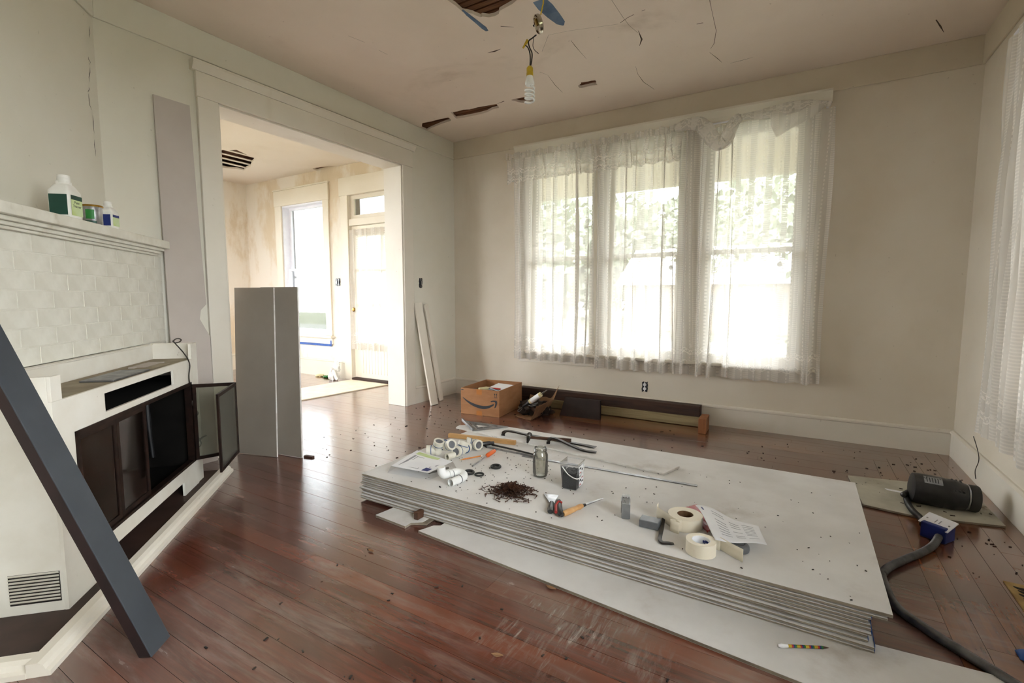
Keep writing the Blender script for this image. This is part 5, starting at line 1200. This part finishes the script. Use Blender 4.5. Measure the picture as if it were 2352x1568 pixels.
for u, v, s_, lab in ((1265, 1350, .02, 'curled brown dry leaf on the floor beside the low drywall sheet'), (1142, 1505, .018, 'small brown dry leaf on the bare floor boards'), (852, 1265, .016, 'brown wood splinter on the floor near the stack corner')):
    c = gz(u, v, .003); M = frame(c, (1, rr.uniform(-1, 1), 0)); MB(M).grid(lambda a, b: V(((a - .5) * 2.2 * s_, (b - .5) * s_ * sin(pi * min(max(a, .06), .94)), .008 * (a - .5) ** 2 + .006 * abs(b - .5))), 10, 6).build('dry_leaf' if 'leaf' in lab else 'splinter', MT['kraft'], label=lab, cat='leaf' if 'leaf' in lab else 'splinter', smooth=80, solid=.0006)
# ================================================================== things along the window wall
# cardboard box
b0 = V((-2.860, 3.806, 0)); b1 = V((-2.440, 3.852, 0)); M = frame(b0, b1 - b0); bw, bd, bh = (b1 - b0).length, .545, .258
bx = thing('cardboard_box', b0, 'open brown cardboard box printed with a black curved arrow', 'box')
mb = MB(M); w = .005
mb.box(0, bw, 0, bd, .001, .006).box(0, bw, 0, w, .006, bh).box(0, bw, bd - w, bd, .006, bh).box(0, w, w, bd - w, .006, bh).box(bw - w, bw, w, bd - w, .006, bh).build('carton', MT['card'], bx)
FMx = M @ frame((0, -.0004, 0), (1, 0, 0), (0, -1, 0))          # front face: x right, y up
SP = smooth_path([V((.020, .166, 0)), V((.075, .129, 0)), V((.15, .098, 0)), V((.24, .083, 0)), V((.31, .094, 0)), V((.365, .122, 0))], 7); n = len(SP) - 1
wl = lambda t: .0015 + .014 * sin(pi * min(1, t * .9)) ** .8
P = [SP[i] + V((0, wl(i / n), 0)) for i in range(n + 1)] + [SP[i] - V((0, wl(i / n), 0)) for i in range(n, -1, -1)]
m = MB(FMx); m.add([p + V((0, 0, .0004)) for p in P], [(i, i + 1, 2 * n - i, 2 * n + 1 - i) for i in range(n)]); m.build('printed_arrow', MT['ink'], bx)
hp = [(.329, .151), (.357, .162), (.385, .163), (.399, .159), (.402, .142), (.397, .120), (.385, .094), (.370, .088), (.378, .112), (.382, .135), (.377, .1476), (.358, .148), (.335, .143)]
MB(FMx).prism(hp, .0003, .0006).build('printed_arrow_head', MT['ink'], bx)
MB(FMx).box(.175, .235, .205, .2585, .0003, .0007).build('tape', MT['tapebrown'], bx); MB(FMx).box(.175, .235, .0, .045, .0003, .0007).build('tape', MT['tapebrown'], bx)
MB(FMx).box(.005, .03, .237, .247, .0003, .0006).build('printed_mark', MT['ink'], bx)
m = MB(FMx)
for x in (.372, .392): m.box(x, x + .004, .196, .222, .0003, .0006).prism([(x - .006, .220), (x + .010, .220), (x + .002, .232)], .0003, .0006)
m.box(.368, .402, .188, .192, .0003, .0006); m.build('printed_symbol', MT['ink'], bx)
# its contents
qb = lambda x, y, z: M @ V((x, y, z))
pp_ = [qb(.14, .28, .20), qb(.37, .22, .205), qb(.41, .45, .225), qb(.17, .50, .225)]
quad(*pp_, .012, 'paper_pad', MT['paper'], None); o = bpy.data.objects['paper_pad']; meta(o, 'white paper pad lying inside the cardboard box', 'paper')
MB(M).box(.12, .42, .2, .52, .007, .196).build('paper_bundle', MT['drywall_top'], label='pale bundle filling the cardboard box under the pad', cat='bundle', bevel=.006)
MB().tube([qb(.15, .10, .235), qb(.20, .16, .24), qb(.225, .19, .24)], [.020, .018, .012], 12).build('cream_handle', MT['cream'], label='cream tool handle sticking up in the cardboard box', cat='handle', smooth=True)
pl_ = thing('pliers', qb(.28, .15, .21), 'red handled pliers on top of the cardboard box contents', 'pliers')
MB().tube(smooth_path([qb(.20, .21, .236), qb(.26, .19, .24), qb(.34, .20, .236)], 4), .008, 8).build('handle', MT['red'], pl_, smooth=True)
MB().tube(smooth_path([qb(.20, .19, .238), qb(.27, .15, .242), qb(.33, .12, .236), qb(.38, .10, .232)], 4), .009, 8).build('handle', MT['grey'], pl_, smooth=True)
MB().box(*[x for ab in zip(qb(.175, .19, 0) - V((.02, .02, 0)), qb(.175, .19, 0) + V((.02, .02, 0))) for x in ab][:4], .228, .246).build('jaw', MT['iron'], pl_, bevel=.004)
MB(M).box(.02, .40, .03, .2, .007, .222).build('tool_pouch', MT['rubber'], label='dark tool pouch stuffed in the front of the cardboard box', cat='pouch', bevel=.01)
# torn paper sack with rubble
sk = thing('paper_sack', gz(1228, 945), 'torn brown paper sack lying open, full of dark rubble', 'sack')
C0, C1, C2, C3 = gz(1183, 956), gz(1232, 972), gz(1284, 946), gz(1218, 932)
def sack(a, b):
    p = bil(C0, C1, C2, C3, a, b); wall = max(0, (a - .72) / .28) ** 1.2 * .15 + max(0, (b - .75) / .25) * .12
    return p + UP * (.003 + wall + .012 * abs(noise.noise(p * 14)))
MB().grid(sack, 30, 26).build('torn_paper', MT['kraft'], sk, smooth=80, solid=.0015)
cc = (C0 + C1 + C2 + C3) / 4
MB().blob(cc + V((-.02, .03, .035)), (.16, .15, .095), .55, 3.2, 4, 34, 18, -.03).build('rubble_fill', MT['rubble'], sk, smooth=60)
rr = random.Random(2)
for k in range(16):
    p = cc + V((rr.uniform(-.11, .1), rr.uniform(-.1, .09), .06 + rr.uniform(0, .03))); M2 = frame(p, (rr.uniform(-1, 1), rr.uniform(-1, 1), rr.uniform(-.3, .3)), (rr.uniform(-.5, .5), rr.uniform(-.5, .5), 1)); l_ = rr.uniform(.02, .055)
    MB(M2).box(-l_, l_, -.012, .012, -.02, .004).build('rubble_piece', MT['darkbeam' if k % 3 else 'drywall_edge'], sk)
# caulking gun lying across it
cg = thing('caulking_gun', gy(1222, 915, 4.05), 'black caulking gun with white cartridge resting on the paper sack', 'caulking gun')
yq = 4.02; K = lambda u, v: gy(u, v, yq); a, b = K(1206, 930), K(1256, 896)
ax = (b - a).normalized(); b = a + ax * .215
MB().tube([a.lerp(b, .28), a.lerp(b, .98), b], [.0235, .0235, .02], 16).build('cartridge', MT['cream'], cg, smooth=True)
MB().tube([a.lerp(b, .40), a.lerp(b, .90)], .0242, 16).build('cartridge_label', MT['paper'], cg, smooth=True)
MB().tube([b, b + ax * .02, b + ax * .075], [.012, .007, .003], 10).build('nozzle', MT['clear'], cg, smooth=True)
MB().tube([a.lerp(b, .22), a.lerp(b, .30)], .026, 14).build('end_cap', MT['black'], cg, smooth=True)
sdn = ax.cross(V((0, 1, 0))).normalized(); sdn = sdn if sdn.z < 0 else -sdn
MB().tube([a - ax * .03, a.lerp(b, .25)], [.012, .018], 10).build('barrel', MT['black'], cg, smooth=True)
for k, q_ in ((.16, .085), (.05, .095)): MB().tube([a.lerp(b, k), a.lerp(b, k) + sdn * q_ * .5 + ax * .05, a.lerp(b, k) + sdn * q_ * .62 + ax * .10], [.009, .009, .008], 8).build('grip', MT['black'], cg, smooth=True)
MB().tube(smooth_path([a - ax * .10, a - ax * .06, a - ax * .02], 3), .003, 6).build('plunger_rod', MT['steel'], cg, smooth=True)
MB().tube(smooth_path([a - ax * .10, a - ax * .105 + sdn * .015, a - ax * .08 + sdn * .02, a - ax * .05 + sdn * .012], 3), .003, 6).build('plunger_hook', MT['steel'], cg, smooth=True)
# long timber trough against the wall
bmx = thing('timber_beam', (-1.65, 4.52, 0), 'long dark timber laid on a pale board along the baseboard', 'timber')
MB().box(-2.60, -.735, 4.495, 4.60, .088, .182).build('dark_timber', MT['darkbeam'], bmx, bevel=.003)
MB().box(-2.42, -.735, 4.478, 4.515, .004, .088).build('pale_board', MT['paleboard'], bmx, bevel=.002)
MB().box(-2.60, -.76, 4.52, 4.60, .0, .088).build('rear_support', MT['darkbeam'], bmx)
MB(frame((-.705, 4.262, 0), (1, .03, 0))).box(0, .062, 0, .21, .0, .128).build('end_block_base', MT['orangewood'], label='orange wood block standing at the end of the dark timber', cat='wood block', bevel=.003)
o = bpy.data.objects['end_block_base']; o.name = 'wood_block'
a, b = V((-1.985, 4.235, 0)), V((-1.60, 4.262, 0)); M = frame(a, b - a)
MB(M).add([(0, 0, 0), (.405, 0, 0), (.405, .045, 0), (0, .045, 0), (.02, .10, .165), (.375, .10, .165), (.375, .135, .16), (.02, .135, .16)], [(0, 3, 2, 1), (4, 5, 6, 7), (0, 1, 5, 4), (1, 2, 6, 5), (2, 3, 7, 6), (3, 0, 4, 7)]).build('dark_board', MT['maroon'], label='short near-black board tilted against the pale board', cat='board', bevel=.002)
# ================================================================== right side of the floor
bp = [gz(1948, 1094, .004), gz(1983, 1161, .004), gz(2110, 1189, .004), gz(2310, 1211, .004), gz(2235, 1135, .004), gz(2170, 1103, .004), gz(2080, 1108, .004)]
bp = [V((min(p.x, XR - .035), p.y)) for p in bp]
sb_ = thing('scrap_board', (.62, 3.45, 0), 'dirty pale scrap of wallboard on the floor in the corner', 'board')
MB().prism([tuple(p) for p in bp], .001, .010).build('core', MT['drywall_edge'], sb_); MB().prism([tuple(p) for p in bp], .010, .012).build('face', MT['board_floor'], sb_)
MB().add([gz(2038, 1125, .0125), gz(2100, 1138, .0125), gz(2100, 1133, .016), gz(2032, 1121, .016)], [(0, 1, 2, 3)]).build('torn_paper_strip', MT['paper'], sb_, solid=.001)
# garbage disposer
ZD = .0125
p0, p1 = gz(2118, 1122, ZD + .082), gz(2228, 1143, ZD + .070); ax = (p1 - p0).normalized(); L = (p1 - p0).length * 1.04
p0 = p0 - ax * .005
gd = thing('garbage_disposer', V(((p0.x + p1.x) / 2, (p0.y + p1.y) / 2, ZD)), 'black garbage disposer motor lying on the scrap board', 'disposer')
M = frame(p0, ax.orthogonal(), ax)
R_ = .082
MB(M).lathe([(0, -.05), (.05, -.05), (.078, -.042), (R_, -.022), (R_, .09), (R_ * .97, .095), (R_ * .97, .125), (R_ * 1.0, .13), (R_ * .95, L * .70), (R_ * .84, L * .88), (R_ * .76, L * .9), (R_ * .76, L * .94), (0, L * .94)], 40).build('motor_housing', MT['black'], gd, smooth=True)
MB(M).lathe([(R_ * .80, L * .89), (R_ * .83, L * .895), (R_ * .83, L * .925), (R_ * .80, L * .93), (R_ * .78, L * .91)], 36).build('clamp_ring', MT['steel'], gd, smooth=True)
MB(M).lathe([(R_ * .70, L * .92), (R_ * .84, L * .94), (R_ * .86, L * 1.10), (R_ * .82, L * 1.13), (R_ * .70, L * 1.13), (R_ * .68, L * 1.0), (0, L * 1.0)], 36).build('mounting_collar', MT['rubber'], gd, smooth=True)
tw = (CAM - p0).normalized(); tw = (tw - ax * tw.dot(ax)).normalized(); sd_ = ax.cross(tw)
an0 = math.atan2((UP * .8 + tw * .6).dot(M.col[1].xyz), (UP * .8 + tw * .6).dot(M.col[0].xyz))
lbl = MB().grid(lambda a, b: p0 + ax * (-.005 + .08 * b) + (M.col[0].xyz * cos(an0 - .3 + a * .6) + M.col[1].xyz * sin(an0 - .3 + a * .6)) * (R_ + .0006), 10, 2).build('label', MT['silver'], gd)
for k in range(5): MB().grid(lambda a, b: p0 + ax * (.006 + .012 * k + .004 * b) + (M.col[0].xyz * cos(an0 - .2 + a * .4) + M.col[1].xyz * sin(an0 - .2 + a * .4)) * (R_ + .0012), 6, 1).build('print_line', MT['ink'], lbl)
MB().tube([p1 + ax * .005 - UP * .055, p1 + ax * .005 - UP * (p1.z - ZD - .004)], .016, 12).build('foot', MT['rubber'], gd, smooth=True)
m = MB()
for t in (.10, .16, .22):
    m.tube([p0 + ax * (L * .45 + t * .3) + (M.col[0].xyz * cos(an0 - .7) + M.col[1].xyz * sin(an0 - .7)) * R_ * .97, p0 + ax * (L * .45 + t * .3) + (M.col[0].xyz * cos(an0 + .5) + M.col[1].xyz * sin(an0 + .5)) * R_ * .97], .006, 6)
m.build('housing_rib', MT['black'], gd)
# flexible conduit
def conduit(pts, r, mat, label, pitch=.0062):
    P = smooth_path(pts, 10); D = [0.]
    for a, b in zip(P, P[1:]): D.append(D[-1] + (b - a).length)
    n = int(D[-1] / (pitch / 2)); Q = []; j = 0
    for i in range(n + 1):
        d = D[-1] * i / n
        while j < len(D) - 2 and D[j + 1] < d: j += 1
        Q.append(P[j].lerp(P[j + 1], min(1, max(0, (d - D[j]) / max(1e-6, D[j + 1] - D[j])))))
    return MB().tube(Q, [r * (1.0 if i % 2 else .86) for i in range(n + 1)], 10).build('flexible_conduit', mat, label=label, cat='conduit', group='flexible conduits by the wall', smooth=75)
RC = .0155
JB = gz(2152, 1236); 
conduit([p0 - ax * .03 - UP * .045 + V((-.05, -.03, 0)), gz(2092, 1128, .05), gz(2083, 1141, .03), gz(2086, 1157, ZD + RC), gz(2098, 1174, ZD + RC), gz(2116, 1191, ZD + RC), JB + V((-.045, .055, .035))], RC, MT['dkconduit'], 'dark flexible conduit curving from the disposer to the junction box')
conduit([JB + V((-.005, -.052, .03)), gz(2143, 1252, .022), gz(2118, 1268, RC + .002), gz(2080, 1284, RC + .001), gz(2044, 1301, RC + .001), gz(2030, 1313, RC + .001), V((.335, 2.40, RC + .001)), V((.34, 2.25, RC + .001)), gz(2065, 1399, RC + .001), gz(2110, 1432, RC + .001), gz(2180, 1478, RC + .001), gz(2260, 1527, RC + .001), gz(2345, 1580, RC + .001)], RC * 1.06, MT['conduit'], 'long grey flexible conduit snaking from junction box past the stack')
jb = thing('junction_box', JB, 'blue junction box with white blank cover between two conduits', 'junction box')
M = frame(JB, (.8, -.55, 0))
MB(M).box(-.05, .05, -.045, .045, .001, .075).build('box', MT['blue_l'], jb, bevel=.004)
MT_ = frame(M @ V((0, 0, .078)), M.col[0].xyz + UP * -.28, UP + V((-.25, -.35, 0)))
MB(MT_).box(-.062, .062, -.042, .042, 0, .005).build('cover_plate', MT['vinyl'], jb, bevel=.002)
for x in (-.008, .008): MB(MT_).box(x - .002, x + .002, -.012, .012, .005, .0056).build('slot_mark', MT['print'], jb)
for y in (-.035, .035): MB(MT_).lathe([(.004, .005), (.004, .006), (0, .0065)], 10, (y * 1.3, 0, 0)).build('screw', MT['steel'], jb)
# brass floor register
a = gz(2303, 1335); rg = thing('floor_register', (a.x + .07, a.y - .13, 0), 'brass floor vent register with pierced scroll openings', 'floor vent')
MB().box(a.x, a.x + .145, a.y - .33, a.y, .0, .005).build('plate', MT['brass'], rg, bevel=.002)
for r in range(5):
    for c in range(2):
        x, y = a.x + .022 + c * .052, a.y - .03 - r * .058
        for k in (0, 1):
            P = [(x + .022 + .024 * cos(t) * (1 - .25 * k), y - .012 - k * .028 + .012 * sin(t) + .006 * cos(t * 2)) for t in [2 * pi * i / 14 for i in range(14)]]
            MB().prism(P, .0051, .0056).build('scroll_opening', MT['dark'], rg)
MB().grid(lambda a_, b_: gz(2338, 1507) + V((.05 * a_, .05 * b_ - .02, .002 + .02 * sin(pi * a_) * sin(pi * b_ * .8))), 8, 8).build('blue_tape_scrap', MT['bluetape'], label='crumpled scrap of blue tape on the floor by the vent', cat='tape', smooth=80, solid=.0008)
# stiff wire sticking out of the baseboard
MB().tube(smooth_path([gx(2241, 1099, XR - .02), gx(2240, 1080, XR - .035), gx(2248, 1058, XR - .045), gx(2246, 1036, XR - .04), gx(2236, 1002, XR - .03)], 6), .0022, 6).build('stub_wire', MT['wire'], label='stiff brown wire rising from the floor beside the baseboard', cat='wire', smooth=True)
# ================================================================== foyer floor
mp = [gz(640, 940), gz(690, 893), gz(812, 873), gz(893, 886), gz(690, 920), gz(560, 960)]
pm_ = [tuple(gz(*q).xy) for q in ((600, 938), (690, 893), (806, 873), (892, 884), (690, 921), (610, 945))]
MB().prism(pm_, .0005, .012).build('floor_mat', MT['mat_cream'], label='cream mat lying in front of the foyer entrance door', cat='mat', bevel=.002)
c = gz(775, 872); bgp = thing('plastic_bag', c, 'crumpled white plastic bag slumped against the foyer baseboard', 'bag')
MB().blob(c + V((-.03, -.03, .06)), (.075, .06, .085), .5, 3.0, 3, 26, 16, -.058).build('bag_body', MT['bagwhite'], bgp, smooth=60)
MB().blob(c + V((-.02, .01, .17)), (.05, .04, .10), .5, 2.6, 7, 22, 14).build('bag_top', MT['bagwhite'], bgp, smooth=60)
MB().tube(smooth_path([c + V((-.1, -.05, .02)), c + V((-.06, -.06, .1)), c + V((-.02, -.06, .17))], 5), .02, 8).build('bag_handle', MT['bagwhite'], bgp, smooth=True)
MB().tube(smooth_path([c + V((.1, -.08, .02)), c + V((.06, -.08, .07)), c + V((.0, -.06, .14))], 5), .02, 8).build('bag_handle', MT['bagwhite'], bgp, smooth=True)
for k, (u, v, mt, lab) in enumerate(((735, 864, 'cream', 'crumpled cream wrapper on the floor under the foyer window'), (752, 867, 'green_b', 'crumpled greenish wrapper on the floor by the plastic bag'))):
    p = gz(u, v); MB().blob(p + UP * .014, (.07, .05, .016), .6, 3, k + 2, 18, 10, -.0135).build('wrapper', MT[mt], label=lab, cat='wrapper', smooth=60)
c = gz(906, 912); MB().blob(c + V((-.03, .12, .085)), (.10, .085, .09), .35, 2.2, 9, 24, 14, -.084).build('white_sack', MT['bagwhite'], label='white bundled sack on the floor behind the opening casing', cat='sack', smooth=60)
